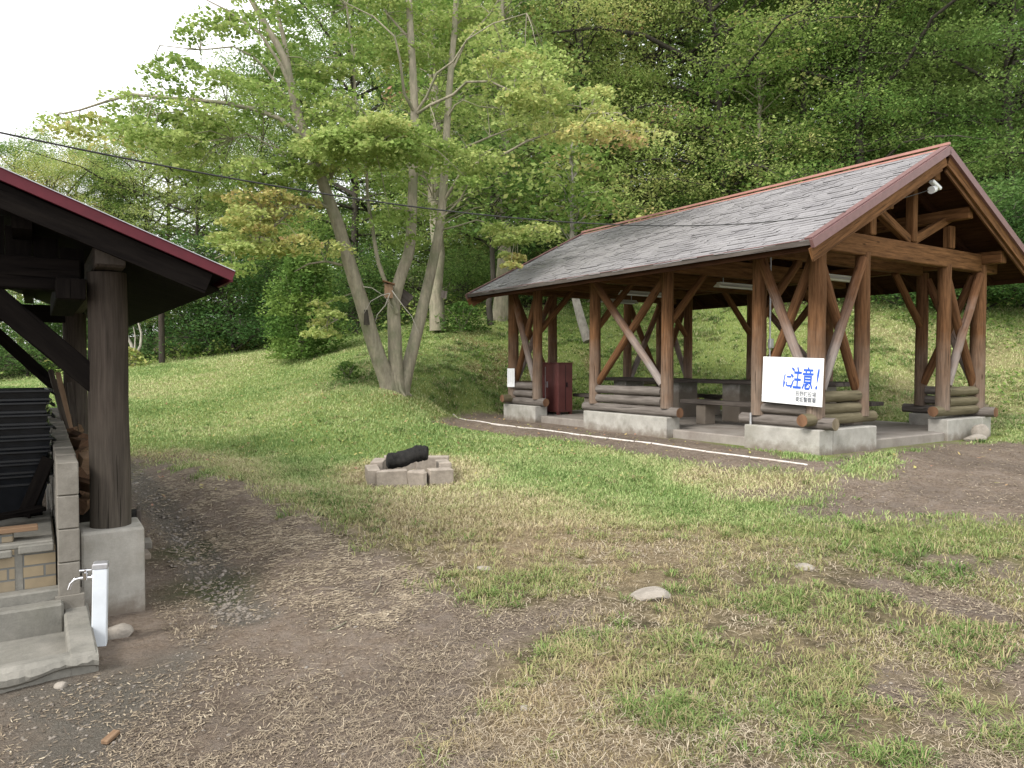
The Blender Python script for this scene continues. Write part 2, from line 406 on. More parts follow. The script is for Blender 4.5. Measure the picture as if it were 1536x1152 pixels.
M = {}
M['log'] = wood('log_wood', (.06,.028,.012), (.26,.132,.063), (.27,.235,.20), (.9, 2.2, .62, .0), grain=34)
M['greylog'] = wood('weathered_log', (.10,.085,.075), (.27,.24,.215), grain=30)
M['gablelog'] = wood('mossy_log', (.10,.085,.05), (.25,.215,.14), grain=30)
M['tanend'] = wood('pale_log_end', (.15,.12,.08), (.30,.25,.175), grain=18)
M['plainlog'] = wood('brown_brace', (.065,.03,.014), (.26,.13,.062), grain=34)
M['brace'] = wood('brace_wood', (.085,.038,.017), (.28,.14,.07), (.33,.30,.28), (1.3, 2.7, .9, .0), grain=34)
M['logend'] = wood('log_end', (.13,.07,.04), (.26,.145,.085), grain=18)
M['beam'] = wood('beam_wood', (.06,.027,.010), (.27,.132,.056), grain=26)
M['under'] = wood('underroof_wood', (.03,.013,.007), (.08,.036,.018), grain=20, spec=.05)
M['tabletop'] = wood('table_wood', (.06,.05,.043), (.15,.13,.115), grain=24)
M['darkpost'] = wood('dark_post_wood', (.03,.024,.019), (.095,.076,.062), (.11,.098,.08), (.4, 1.6, .5, .0), grain=40)
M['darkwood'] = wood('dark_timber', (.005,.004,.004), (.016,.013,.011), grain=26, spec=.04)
M['lighttim'] = wood('sawn_wood', (.18,.11,.065), (.38,.26,.17), grain=30, crack=False)
M['firewood'] = wood('fire_wood', (.06,.035,.022), (.22,.13,.08), grain=30)
M['conc'] = concrete('footing_concrete', (.30,.29,.26), (.46,.44,.40), stain=(.20,.19,.15), splash=(.46, .60))
M['conc2'] = concrete('post_base_concrete', (.26,.25,.22), (.42,.40,.36), stain=(.19,.17,.13), splash=(.0, .13))
M['slab'] = concrete('slab_concrete', (.22,.195,.17), (.34,.31,.275), sc=3, stain=(.13,.10,.08))
M['block'] = concrete('block_concrete', (.17,.155,.13), (.27,.25,.215), sc=9, stain=(.10,.095,.075), bd=.006)
M['basin'] = concrete('basin_concrete', (.16,.155,.135), (.30,.285,.25), sc=7, stain=(.09,.09,.07), bd=.006)
M['kerb'] = concrete('kerb_concrete', (.56,.52,.48), (.74,.70,.66), sc=9, stain=(.38,.31,.27))
M['chips'] = concrete('gravel_chips', (.14,.12,.10), (.30,.265,.225), sc=11, stain=(.40,.38,.36))
M['stone'] = concrete('field_stone', (.22,.195,.165), (.42,.38,.33), sc=7, stain=(.16,.14,.11), bd=.01)
M['firebrick'] = concrete('burnt_block', (.24,.205,.17), (.46,.40,.335), sc=8, stain=(.10,.085,.075), bd=.008)
M['redmetal'] = plain('maroon_metal', (.085,.009,.016), .6, 0, .15)
M['bargemetal'] = plain('brown_metal_trim', (.16,.085,.082), .45, 0, .12)
M['ridge'] = plain('copper_ridge_metal', (.33,.17,.14), .4, 0, .18, 4)
M['steel'] = plain('galvanised_steel', (.45,.45,.46), .4, .6)
M['white'] = plain('white_enamel', (.80,.81,.82), .35, 0, .04)
M['cream'] = plain('cream_lamp_housing', (.55,.53,.47), .5, 0, .05)
M['pvc'] = plain('white_plastic_post', (.62,.66,.70), .45, 0, .10, 5)
M['chrome'] = plain('chrome', (.75,.75,.77), .12, 1, .03)
M['blue'] = plain('blue_lettering', (.03,.11,.55), .5, 0, .05)
M['ink'] = plain('faded_black_lettering', (.12,.13,.15), .6, 0, .05)
M['black'] = plain('black_plastic', (.008,.009,.011), .28, 0, .3)
M['char'] = concrete('charred_wood', (.006,.006,.006), (.028,.026,.024), sc=22, stain=(.05,.047,.044), bd=.03)
M['cabinet'] = plain('red_brown_painted_steel', (.11,.036,.032), .5, 0, .2, 3)
M['cable'] = plain('cable_rubber', (.03,.03,.03), .6)
M['paper'] = plain('white_paper', (.78,.79,.80), .7, 0, .03)
M['bark1'] = bark('grey_brown_bark', (.17,.15,.11), (.35,.315,.235), 1)
M['bark2'] = bark('dark_bark', (.022,.02,.015), (.065,.056,.043))
M['bark3'] = bark('pale_bark', (.20,.185,.16), (.40,.37,.32))
M['plum'] = bark('plum_wood', (.1,.06,.05), (.2,.12,.1))
GREEN = [(0, (.035,.085,.02)), (.3, (.11,.20,.045)), (.5, (.24,.34,.085)), (.66, (.40,.47,.16)), (.82, (.52,.48,.18)), (.92, (.52,.35,.19)), (1, (.46,.24,.19))]
M['leaf'] = leafmat('leaves', GREEN)
M['leafdark'] = leafmat('forest_leaves', [(0, (.055,.12,.035)), (.35, (.155,.255,.07)), (.6, (.28,.38,.115)), (.8, (.40,.48,.17)), (1, (.42,.44,.18))], .42, .3)
M['grass'] = leafmat('grass_blades', [(0, (.52,.44,.29)), (.25, (.50,.46,.26)), (.42, (.44,.475,.22)), (.62, (.29,.385,.145)), (.8, (.18,.275,.085)), (1, (.09,.17,.045))], .25, 0)
M['roughgrass'] = leafmat('rough_grass_blades', [(0, (.40,.32,.20)), (.25, (.37,.33,.17)), (.42, (.28,.31,.12)), (.62, (.19,.27,.085)), (.8, (.12,.20,.05)), (1, (.07,.14,.035))], .25, 0)
M['straw'] = leafmat('dry_straw', [(0, (.14,.11,.085)), (.5, (.36,.295,.21)), (1, (.56,.49,.37))], .1, 0)

def brickmat():
    m, nt, b = newmat('fire_brick_masonry'); L = nt.links; o = texc(nt, 'UV')
    t = nt.nodes.new('ShaderNodeTexBrick'); L.new(o, t.inputs['Vector'])
    for k, v in (('Scale', 1), ('Mortar Size', .006), ('Mortar Smooth', .2), ('Brick Width', .215), ('Row Height', .072), ('Bias', 0)): t.inputs[k].default_value = v
    t.inputs['Color1'].default_value = (.33,.26,.16,1); t.inputs['Color2'].default_value = (.24,.20,.14,1); t.inputs['Mortar'].default_value = (.13,.14,.14,1)
    n = noise(nt, texc(nt), 14, 5); c = mixc(nt, mth(nt, 'MULTIPLY', n, .6), t.outputs[0], (.13,.11,.085)); L.new(c, b.inputs['Base Color'])
    b.inputs['Roughness'].default_value = .9; bump(nt, b, mth(nt, 'SUBTRACT', n, mth(nt, 'MULTIPLY', t.outputs[1], 2)), .6, .006); return m
M['brick'] = brickmat()
def shinglemat():
    m, nt, b = newmat('slate_grey_shingles'); L = nt.links
    at_ = nt.nodes.new('ShaderNodeAttribute'); at_.attribute_name = 'tint'; o = texc(nt)
    n = noise(nt, o, 9, 5, .7); n2 = noise(nt, o, 1.1, 3)
    c = ramp(nt, at_.outputs['Fac'], [(0, (.14,.134,.14)), (.5, (.215,.207,.213)), (1, (.29,.28,.285))])
    c = mixc(nt, mth(nt, 'MULTIPLY', n, .45), c, (.14,.133,.137)); st = ramp(nt, n2, [(.4, (0,0,0)), (.7, (1,1,1))]); c = mixc(nt, mth(nt, 'MULTIPLY', st, .35), c, (.30,.29,.29))
    L.new(c, b.inputs['Base Color']); b.inputs['Roughness'].default_value = .33; b.inputs['Specular IOR Level'].default_value = .55; wv = noise(nt, mapping(nt, o, (16, 3.5, 16)), 1.4, 4, .6); bump(nt, b, mth(nt, 'ADD', mth(nt, 'MULTIPLY', n, .35), wv), .55, .025); return m
M['shingle'] = shinglemat()

def groundmat():
    m, nt, b = newmat('ground_soil_and_turf'); L = nt.links; o = texc(nt)
    def A_(n):
        a = nt.nodes.new('ShaderNodeAttribute'); a.attribute_name = n; return a.outputs['Fac']
    nf = noise(nt, o, 38, 5, .7); nm = noise(nt, o, 7, 5, .65); nl = noise(nt, o, 1.1, 4); nff = noise(nt, o, 150, 3, .7)
    soil = ramp(nt, nf, [(.25, (.115,.088,.067)), (.5, (.25,.195,.15)), (.75, (.385,.31,.24))])
    soil = mixc(nt, ramp(nt, nm, [(.42, (0,0,0)), (.62, (.7,.7,.7))]), soil, ramp(nt, nff, [(.3, (.21,.17,.14)), (.7, (.42,.355,.295))]))
    dryc = ramp(nt, nf, [(.25, (.16,.11,.07)), (.5, (.31,.24,.15)), (.75, (.45,.37,.24))])
    grn = ramp(nt, nf, [(.25, (.11,.15,.04)), (.5, (.23,.30,.085)), (.75, (.34,.41,.13))])
    grn = mixc(nt, mth(nt, 'MULTIPLY', nl, .45), grn, (.20,.20,.065))
    # turf with dry patches
    grn = mixc(nt, mth(nt, 'MULTIPLY', A_('thatch'), .92), grn, ramp(nt, nm, [(.35, (.085,.066,.045)), (.5, (.16,.125,.082)), (.66, (.30,.245,.155))]))
    w = mth(nt, 'ADD', mth(nt, 'MULTIPLY', A_('dry'), 1.3), mth(nt, 'MULTIPLY', mth(nt, 'SUBTRACT', nm, .62), 1.6), True)
    c = mixc(nt, w, grn, dryc)
    wl = mth(nt, 'MULTIPLY', A_('litter'), mth(nt, 'MULTIPLY', nm, 1.4), True); c = mixc(nt, wl, c, (.19,.115,.07))
    wd = mth(nt, 'ADD', mth(nt, 'MULTIPLY', A_('dirt'), 2.0), mth(nt, 'SUBTRACT', mth(nt, 'MULTIPLY', nm, 1.3), 1.25), True)
    soil = mixc(nt, ramp(nt, nl, [(.42, (0,0,0)), (.62, (.8,.8,.8))]), soil, mixc(nt, .5, soil, (.10,.082,.07)))
    fib = noise(nt, mapping(nt, o, (1, .35, 1)), 95, 4, .8); soil = mixc(nt, ramp(nt, fib, [(.56, (0,0,0)), (.68, (.7,.7,.7))]), soil, (.27,.215,.15))
    c = mixc(nt, wd, c, soil)
    gr = ramp(nt, nff, [(.3, (.07,.068,.058)), (.55, (.17,.16,.135)), (.75, (.32,.30,.27))])
    c = mixc(nt, mth(nt, 'MULTIPLY', A_('gravel'), mth(nt, 'ADD', nm, .25), True), c, gr)
    c = mixc(nt, mth(nt, 'MULTIPLY', A_('moss'), mth(nt, 'MULTIPLY', nm, 1.5), True), c, (.055,.075,.015))
    c = mixc(nt, A_('forest'), c, ramp(nt, nf, [(.3, (.03,.025,.014)), (.7, (.08,.065,.035))]))
    L.new(c, b.inputs['Base Color']); b.inputs['Roughness'].default_value = .95; b.inputs['Specular IOR Level'].default_value = .1
    bump(nt, b, mth(nt, 'ADD', nf, mth(nt, 'ADD', mth(nt, 'MULTIPLY', nff, .7), mth(nt, 'MULTIPLY', nm, 1.2))), 1, .035); return m
M['ground'] = groundmat()
#%%PART2
# ------------------------------------------------------------------ ground sheet
def axis(lo, hi, c, fine, grow):
    a = [c]; d = fine
    while a[-1] < hi: a.append(a[-1]+d); d *= grow
    b = [c]; d = fine
    while b[-1] > lo: b.append(b[-1]-d); d *= grow
    return np.array(sorted(set(b+a)))
gx = axis(-75, 75, 0.5, .045, 1.0075); gy = axis(-8, 80, 3.2, .045, 1.0085)
GX, GY = np.meshgrid(gx, gy, indexing='ij')
GZ = Hf(GX.ravel(), GY.ravel()).reshape(GX.shape)
def gi(x, y):   # fast height lookup on the built sheet
    x = np.asarray(x); y = np.asarray(y)
    i = np.clip(np.searchsorted(gx, x)-1, 0, len(gx)-2); j = np.clip(np.searchsorted(gy, y)-1, 0, len(gy)-2)
    fx = np.clip((x-gx[i])/(gx[i+1]-gx[i]), 0, 1); fy = np.clip((y-gy[j])/(gy[j+1]-gy[j]), 0, 1)
    return (GZ[i,j]*(1-fx)+GZ[i+1,j]*fx)*(1-fy)+(GZ[i,j+1]*(1-fx)+GZ[i+1,j+1]*fx)*fy
nx, ny = GX.shape
ii = (np.arange(nx-1)[:, None]*ny+np.arange(ny-1)[None, :]).ravel()
MK = masks(GX.ravel(), GY.ravel())
g = fast_mesh('ground', np.stack([GX.ravel(), GY.ravel(), GZ.ravel()], 1), np.stack([ii, ii+ny, ii+ny+1, ii+1], 1), M['ground'], smooth=True,
              extra=dict(zip(('dirt','dry','gravel','moss','litter','forest','thatch'), list(MK)+[1-sstep(5.2, 7.6, GY.ravel()+.15*GX.ravel()+(fbm(GX.ravel(), GY.ravel(), 1.3, 1)-.5)*2)])))
tag(g, kind='structure')

def ground_frac(x, y):
    return masks(x, y)
def cluster(x, y): return fbm(x, y, .32, 6, 3)

# ------------------------------------------------------------------ grass and straw (uncountable ground cover)
def blades(n, lo, hi, xs, seed):
    r = np.random.default_rng(seed)
    y = lo*np.exp(r.random(n)*math.log(hi/lo)); x = (r.random(n)-.5)*2*(xs*y+.8)
    return x, y, r
def in_struct(x, y):
    s, t = loc_S(x, y); a = (s > -.42) & (s < 7.35) & (t > -.27) & (t < 4.55)
    s, t = loc_L(x, y); b = (s > -1.05) & (s < 6) & (t < .22) & (t > -6)
    return a | b
def make_grass(name, n, lo, hi, seed, hgt, wid, soften=0):
    x, y, r = blades(n, lo, hi, .82, seed)
    dirt, dry, grav, moss, lit, fo = masks(x, y); cl = cluster(x, y)
    nearm = 1-sstep(5.5, 8, y+.15*x)
    p = np.clip(1.25-dirt*1.45, 0, 1)*np.clip(1-grav, 0, 1)*(1-.6*fo)*(1-.35*dry)
    p = p*(1-nearm*(1-.60*sstep(.36, .58, cl)))
    k = (r.random(n) < p) & ~in_struct(x, y)
    x, y, dry, cl, dirt, lit = x[k], y[k], dry[k], cl[k], dirt[k], lit[k]; n = len(x); nearm = nearm[k]
    z = gi(x, y)-.004; a = r.random(n)*6.283; th = r.random(n)*6.283
    h = hgt(y)*(.55+.9*r.random(n))**(1-.3*dry); w = wid(y)*(.7+.6*r.random(n))
    lean = (.35+.9*r.random(n)**1.5)*h*(1+.4*dry)
    dx, dy = np.cos(th)*lean, np.sin(th)*lean; bx, by = np.cos(a)*w/2, np.sin(a)*w/2
    P0 = np.stack([x-bx, y-by, z], 1); P1 = np.stack([x+bx, y+by, z], 1)
    M1 = np.stack([x+bx*.8+dx*.38, y+by*.8+dy*.38, z+h*.62], 1); M0 = np.stack([x-bx*.8+dx*.38, y-by*.8+dy*.38, z+h*.62], 1)
    T = np.stack([x+dx, y+dy, z+h*.95-.25*lean], 1)
    V = np.stack([P0, P1, M1, M0, T], 1).reshape(-1, 3); b = np.arange(n)*5
    # quads; the tip is a degenerate-free quad sharing the middle edge
    Fq = np.concatenate([np.stack([b, b+1, b+2, b+3], 1)]); Ft = np.stack([b+3, b+2, b+4], 1)
    n3 = fbm(x, y, 3.2, 2, 3); n4 = vnoise(x, y, .5, 5)
    tint = np.clip(.60-.46*dry+.62*(n3-.5)+.22*(n4-.5)+r.normal(0, .13, n)-.22*lit-.15*nearm+.20*nearm*sstep(.5, .7, cl), 0, .95)
    tp = np.repeat(tint, 5)+np.tile([-.05, -.05, 0, 0, -.06], n)
    tris = np.concatenate([Fq[:, [0,1,2]], Fq[:, [0,2,3]], Ft])
    o = fast_mesh(name, V, tris, M['roughgrass' if name == 'grass' else 'grass'], tint=np.clip(tp, 0, 1)); return o
tag(make_grass('grass', 300000, 2.4, 7.2, 11, lambda y: .022+.0045*np.minimum(y, 7), lambda y: .0022+.0007*y), kind='stuff', label='short patchy grass of the clearing with tufts in the foreground', cat='grass')
tag(make_grass('lawn_grass', 170000, 6.4, 9.6, 13, lambda y: .032+.0025*y, lambda y: .0022+.0008*y), kind='stuff', label='short pale grass around the fire ring', cat='grass')
tag(make_grass('meadow_grass', 420000, 8.5, 30, 12, lambda y: .032+.001*y, lambda y: .0024+.00085*y), kind='stuff', label='mown green grass rising to the edge of the trees', cat='grass')

def make_tufts(name, n, lo, hi, seed, bank=False):
    x, y, r = blades(n, lo, hi, .82, seed)
    dirt, dry, grav, moss, lit, fo = masks(x, y); cl = fbm(x, y, .55, 2, 3); nearm = 1-sstep(6.5, 9.5, y+.15*x)
    p = np.clip(1.05-dirt*1.15, 0, 1)*(1-grav)*(.05+.95*sstep(.46, .58, cl))*(.25+.75*nearm)*(1-.55*dry)
    if bank: sS, tS = loc_S(x, y); p = (.12+.88*sstep(.45, .62, cl))*((tS > 5.2) | (sS > 7.9))*(y < forest_edge(x)+1)*(x > -4)
    k = (r.random(n) < p) & ~in_struct(x, y); x, y, cl, dry = x[k], y[k], cl[k], dry[k]; n = len(x)
    nb = r.integers(10, 30, n); T = np.clip(.74+.6*(fbm(x, y, 1.1, 4, 2)-.5)+r.normal(0, .13, n)-.35*dry, 0, .98); hh = (.028+.042*r.random(n)**1.6+.02*sstep(.55, .7, cl))*(1.7 if bank else 1); rad = (.015+.045*r.random(n))*(1.8 if bank else 1)
    i = np.repeat(np.arange(n), nb); N_ = len(i); th = r.random(N_)*6.283; q = np.sqrt(r.random(N_))*rad[i]
    X = x[i]+q*np.cos(th); Y_ = y[i]+q*np.sin(th); z = gi(X, Y_)-.004; h = hh[i]*(.45+.8*r.random(N_)); th2 = th+r.normal(0, .6, N_)
    lean = h*(.5+1.5*r.random(N_)); w = (.0026+.0005*Y_)*(.7+.7*r.random(N_)); a = th2+1.57
    dx, dy = np.cos(th2)*lean, np.sin(th2)*lean; bx, by = np.cos(a)*w/2, np.sin(a)*w/2
    V = np.stack([np.stack([X-bx, Y_-by, z], 1), np.stack([X+bx, Y_+by, z], 1), np.stack([X+bx*.85+dx*.4, Y_+by*.85+dy*.4, z+h*.66], 1), np.stack([X-bx*.85+dx*.4, Y_-by*.85+dy*.4, z+h*.66], 1), np.stack([X+dx, Y_+dy, z+h-.36*lean], 1)], 1).reshape(-1, 3)
    b = np.arange(N_)*5; F3 = np.concatenate([np.stack([b, b+1, b+2], 1), np.stack([b, b+2, b+3], 1), np.stack([b+3, b+2, b+4], 1)])
    t = T[i]+r.normal(0, .07, N_); t = np.where(r.random(N_) < .20, r.random(N_)*.25, t)
    return fast_mesh(name, V, F3, M['grass' if bank else 'roughgrass'], tint=np.repeat(np.clip(t, 0, 1), 5))
tag(make_tufts('grass_tufts', 19000, 2.4, 13, 15), kind='stuff', label='longer grass tufts in the rough foreground', cat='grass')
tag(make_tufts('bank_grass', 26000, 12, 27, 16, True), kind='stuff', label='uneven longer grass on the bank behind the shelter', cat='grass')
def make_straw(name, n, lo, hi, seed):
    x, y, r = blades(n, lo, hi, .82, seed)
    dirt, dry, grav, moss, lit, fo = masks(x, y); cl = fbm(x, y, .5, 3, 3)
    p = np.clip(.10+.75*dry+.06*dirt*(cl > .5)+.16*(1-sstep(4.5, 7, y)), 0, 1)*(.25+1.5*sstep(.35, .65, cl))*(1-.8*grav)
    k = (r.random(n) < p) & ~in_struct(x, y); x, y, dirt = x[k], y[k], dirt[k]; n = len(x); z = gi(x, y)+.004
    L = (.015+.07*r.random(n)**3)*(1+.02*y); w = .0009+.00045*y; a = r.random(n)*6.283
    dx, dy = np.cos(a)*L/2, np.sin(a)*L/2; wx, wy = -np.sin(a)*w/2, np.cos(a)*w/2
    t1 = r.random(n)*.02*(1+5*L); t2 = r.random(n)*.008; bend = r.normal(0, .12, n)*L
    P = [np.stack([x-dx-wx, y-dy-wy, z+t2], 1), np.stack([x-dx+wx, y-dy+wy, z+t2], 1),
         np.stack([x+wx-np.sin(a)*bend, y+wy+np.cos(a)*bend, z+t1*.6+.003], 1), np.stack([x-wx-np.sin(a)*bend, y-wy+np.cos(a)*bend, z+t1*.6+.003], 1),
         np.stack([x+dx+wx, y+dy+wy, z+t1], 1), np.stack([x+dx-wx, y+dy-wy, z+t1], 1)]
    V = np.stack(P, 1).reshape(-1, 3); b = np.arange(n)*6
    Fq = np.concatenate([np.stack([b, b+1, b+2, b+3], 1), np.stack([b+3, b+2, b+4, b+5], 1)])
    tint = np.repeat(np.clip(.6+r.normal(0, .28, n)-.35*dirt, 0, 1), 6)
    return fast_mesh(name, V, Fq, M['straw'], tint=tint)
def make_bits(name, n, lo, hi, seed):
    x, y, r = blades(n, lo, hi, .82, seed)
    dirt, dry, grav, moss, lit, fo = masks(x, y); bk = sstep(-.3, .3, pdist(x, y, P_BK)+(fbm(x, y, .5, 2, 3)-.5)); cl = fbm(x, y, .28, 5, 3)
    p = dirt*(.10+.9*sstep(.38, .62, cl))*(1-.5*grav)*(.55+.8*bk); k = (r.random(n) < p) & ~in_struct(x, y); x, y, bk = x[k], y[k], bk[k]; n = len(x); z = gi(x, y)+.002
    L = (.008+.02*r.random(n)**2+.035*bk*r.random(n))*(1+.04*y); w = (.0014+.0008*y)*(.6+r.random(n)); a = np.where(bk > .4, r.normal(.75, .45, n), r.random(n)*6.283)
    dx, dy = np.cos(a)*L/2, np.sin(a)*L/2; wx, wy = -np.sin(a)*w/2, np.cos(a)*w/2; t1 = r.random(n)*.006; t2 = r.random(n)*.006
    V = np.stack([np.stack([x-dx-wx, y-dy-wy, z+t2], 1), np.stack([x-dx+wx, y-dy+wy, z+t2+.001], 1), np.stack([x+dx+wx, y+dy+wy, z+t1+.001], 1), np.stack([x+dx-wx, y+dy-wy, z+t1], 1)], 1).reshape(-1, 3)
    return fast_mesh(name, V, (np.arange(n)*4)[:, None]+np.arange(4)[None, :], M['straw'], tint=np.repeat(np.clip(.28+r.normal(0, .24, n)+.1*bk, 0, 1), 4))
tag(make_bits('soil_litter', 340000, 2.4, 12, 23), kind='stuff', label='fine brown litter and broken stalks lying on the bare soil', cat='litter')
tag(make_straw('straw', 170000, 2.4, 14, 21), kind='stuff', label='dry straw and dead grass stems scattered on the soil', cat='straw')

# small stones and chips
def pebbles(name, pts, mat, seed):
    r = random.Random(seed); import bmesh
    bm = bmesh.new(); bmesh.ops.create_icosphere(bm, subdivisions=1, radius=1); bv = np.array([v.co[:] for v in bm.verts]); bf = np.array([[v.index for v in f.verts] for f in bm.faces]); bm.free()
    Vs = []; Fs = []; b = 0; rr = np.random.default_rng(seed)
    for (x, y, s) in pts:
        v = bv*(1+rr.uniform(-.28, .28, (len(bv), 1)))*np.array([s, s*rr.uniform(.5, 1), s*rr.uniform(.3, .6)]); a = rr.random()*6.28
        c, q = math.cos(a), math.sin(a); v = np.stack([v[:,0]*c-v[:,1]*q, v[:,0]*q+v[:,1]*c, v[:,2]], 1)+np.array([x, y, float(gi(x, y))+s*.12])
        Vs.append(v); Fs.append(bf+b); b += len(bv)
    return fast_mesh(name, np.concatenate(Vs), np.concatenate(Fs), mat)
rp = random.Random(5); pts = []
while len(pts) < 900:
    y = 2.5*math.exp(rp.random()*math.log(3.2)); x = (rp.random()-.62)*1.6*y
    d = masks(np.array([x]), np.array([y])); 
    if in_struct(np.array([x]), np.array([y]))[0]: continue
    if rp.random() < d[0][0]*.22+d[2][0]*.9: pts.append((x, y, rp.choice([.004, .006, .006, .009, .013])))
for i in range(1000):
    k = rp.random()**.8*(len(P_RUT)-1); a = int(k); f = k-a; p = P_RUT[a]*(1-f)+P_RUT[min(a+1, len(P_RUT)-1)]*f
    pts.append((p[0]+rp.gauss(0, .09), p[1]+rp.gauss(0, .09), rp.choice([.006, .008, .010, .014, .022])))
tag(pebbles('gravel', pts, M['chips'], 3), kind='stuff', label='pale gravel chips on the bare soil and along the drip line', cat='gravel')

# ------------------------------------------------------------------ OPEN SHELTER
GZ0 = .455; FT = .775; SLZ = .585; TC = 2.2; TW = 4.2; SL = 6.97
sh = empty('picnic_shelter', (C0[0], C0[1], 0), ANG, 'open log picnic shelter with grey shingled gable roof and concrete footings', 'shelter')
b = MB(); b.box((TC, SL/2, (SLZ+GZ0-.1)/2), (TW+.2, SL+.2, SLZ-GZ0+.1), bev=.015); b.build('floor_slab', M['slab'], sh)
PS = [0, .87, 2.6, 4.35, 6.1, 6.97]; PT = [0, 1.0, 3.15, 4.2]
def foot(t0, t1, s0, s1):
    m = MB(); m.box(((t0+t1)/2, (s0+s1)/2, (FT+GZ0-.12)/2), (t1-t0, s1-s0, FT-GZ0+.12), bev=.012); m.build('footing', M['conc'], sh)
FW = .15
for t in (0, TW):
    for a, c in ((0, 1), (2, 3), (4, 5)):
        if c == 1: foot(t-FW, t+FW, -FW, PS[1]+.12)
        elif a == 4: foot(t-FW, t+FW, PS[4]-.12, SL+FW)
        else: foot(t-FW, t+FW, PS[a]-.14, PS[c]+.14)
for s in (0, SL):
    foot(FW+.002, 1.14, s-FW+.003, s+FW-.003); foot(3.01, TW-FW-.002, s-FW+.003, s+FW-.003)
def log(name, a, c, r, mat, wob=.04, taper=.93, endm=None):
    m = MB(); P = [Vector(a).lerp(Vector(c), i/6) for i in range(7)]
    P = [p+Vector((random.uniform(-1,1), random.uniform(-1,1), random.uniform(-1,1)))*.004 if 0 < i < 6 else p for i, p in enumerate(P)]
    m.tube(P, [r*(1+(taper-1)*i/6) for i in range(7)], 16, wob=wob)
    if endm:
        for i, f in enumerate(m.f):
            if len(f) == 16: m.mi[i] = 1
    return m.build(name, [mat, endm] if endm else mat, sh)
PTOP = 3.12
for t in (0, TW):
    for s in PS: log('post', (t, s, FT+.13), (t, s, PTOP+(.1 if s in (0, SL) else .0)), .112 if s in (0, SL) else .10, M['log'])
for s in (0, SL):
    for t in PT[1:3]: log('post', (t, s, FT+.13), (t, s, PTOP-.04), .10, M['log'])
def railset(fix, lo, hi, axis):
    for k in range(3):
        z = FT+.075+.155*k; ext = .28 if k == 0 else -.09; r = .078 if k == 0 else .074
        zz = z+(.0 if axis == 's' else .045 if k == 0 else .02)
        mt = M['greylog'] if axis == 's' else M['gablelog']
        if axis == 's': log('parapet_log', (fix, lo-ext, zz), (fix, hi+ext, zz), r, mt, .05, .95, (M['tanend'] if (fix == 0 and lo == 0) else M['logend']) if k == 0 else None)
        else: log('parapet_log', (lo-ext, fix, zz), (hi+ext, fix, zz), r, mt, .05, .95, M['logend'] if k == 0 else None)
def xbr(p0, p1, q0, q1, off):
    log('cross_brace', p0, p1, .066, M['brace'], .04); log('cross_brace', q0, q1, .066, M['plainlog'], .04)
for t in (0, TW):
    for a, c in ((0, 1), (2, 3), (4, 5)):
        railset(t, PS[a], PS[c], 's')
        o = .035
        w_ = -1 if t == 0 else 1; xbr((t+w_*o, PS[c]-.06, PTOP-.12), (t+w_*o, PS[a]+.06, FT+.50), (t-w_*o, PS[a]+.06, PTOP-.12), (t-w_*o, PS[c]-.06, FT+.50), 0)
for s in (0, SL):
    for a, c in ((0, 1), (2, 3)):
        railset(s, PT[a], PT[c], 't')
        o = .035
        xbr((PT[c]-.06, s-o, PTOP-.12), (PT[a]+.06, s-o, FT+.50), (PT[a]+.06, s+o, PTOP-.12), (PT[c]-.06, s+o, FT+.50), 0)
SLP = (4.545-3.02)/(TC+.805)       # roof slope
def rz(t): return 3.02+SLP*((t if t <= TC else 2*TC-t)+.805)
def beam(name, a, c, w, h, mat=None, roll=0):
    m = MB(); m.bar(a, c, w, h, roll, bev=.012); return m.build(name, mat or M['beam'], sh)
S0, S1 = -.475, SL+.475
for t in (0, TW): beam('wall_plate', (t, S0+.12, 3.245), (t, S1-.12, 3.245), .17, .19)
beam('ridge_beam', (TC, S0+.12, 4.25), (TC, S1-.12, 4.25), .14, .22)
for t in (1.05, 3.15): beam('purlin', (t, S0+.12, rz(t)-.26), (t, S1-.12, rz(t)-.26), .12, .17)
for s in (0, 2.6, 4.35, SL):
    beam('tie_beam', (-.16, s, 3.175), (TW+.45, s, 3.175), .15, .275)
    beam('king_post', (TC, s, 3.33), (TC, s, 4.17), .12, .12, roll=0)
    for q in (-1, 1):
        beam('truss_strut', (TC+q*.05, s+.02, 3.36), (TC+q*1.12, s+.02, rz(TC+1.12)-.17), .10, .12)
        beam('truss_post', (TC+q*1.05, s-.003, 3.33), (TC+q*1.05, s-.003, rz(TC+1.05)-.345), .12, .14)
for s in (.87, 6.1): beam('tie_beam', (.09, s, 3.17), (TW-.09, s, 3.17), .12, .2)
for s in (.87, 2.6, 4.35, 6.1):
    for t, q in ((0, 1), (TW, -1)):
        log('knee_brace', (t+q*.06, s, 2.25), (t+q*.85, s, 3.06), .06, M['beam'])
for t in (0, TW):
    for s, q in ():
        log('knee_brace', (t, s+q*.06, 2.5), (t, s+q*.62, 3.15), .055, M['beam'])
k = 0; s = S0+.07
while s < S1:
    for q in (-1, 1):
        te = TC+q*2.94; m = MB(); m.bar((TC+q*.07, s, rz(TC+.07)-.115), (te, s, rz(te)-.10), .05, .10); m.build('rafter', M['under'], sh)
    s += .622
for q in (-1, 1):
    te = TC+q*(TC+.805); m = MB()
    cc = ((TC+te)/2, (S0+S1)/2, (4.545+3.02)/2-.035); Lh = math.hypot(TC+.805, 4.545-3.02)
    Mr = Matrix.Rotation(math.atan(SLP)*(-q)*-1 if False else math.atan(SLP)*q, 3, 'Y')
    m.box(cc, (Lh, S1-S0-.02, .04), Mr); m.build('roof_deck', M['under'], sh)
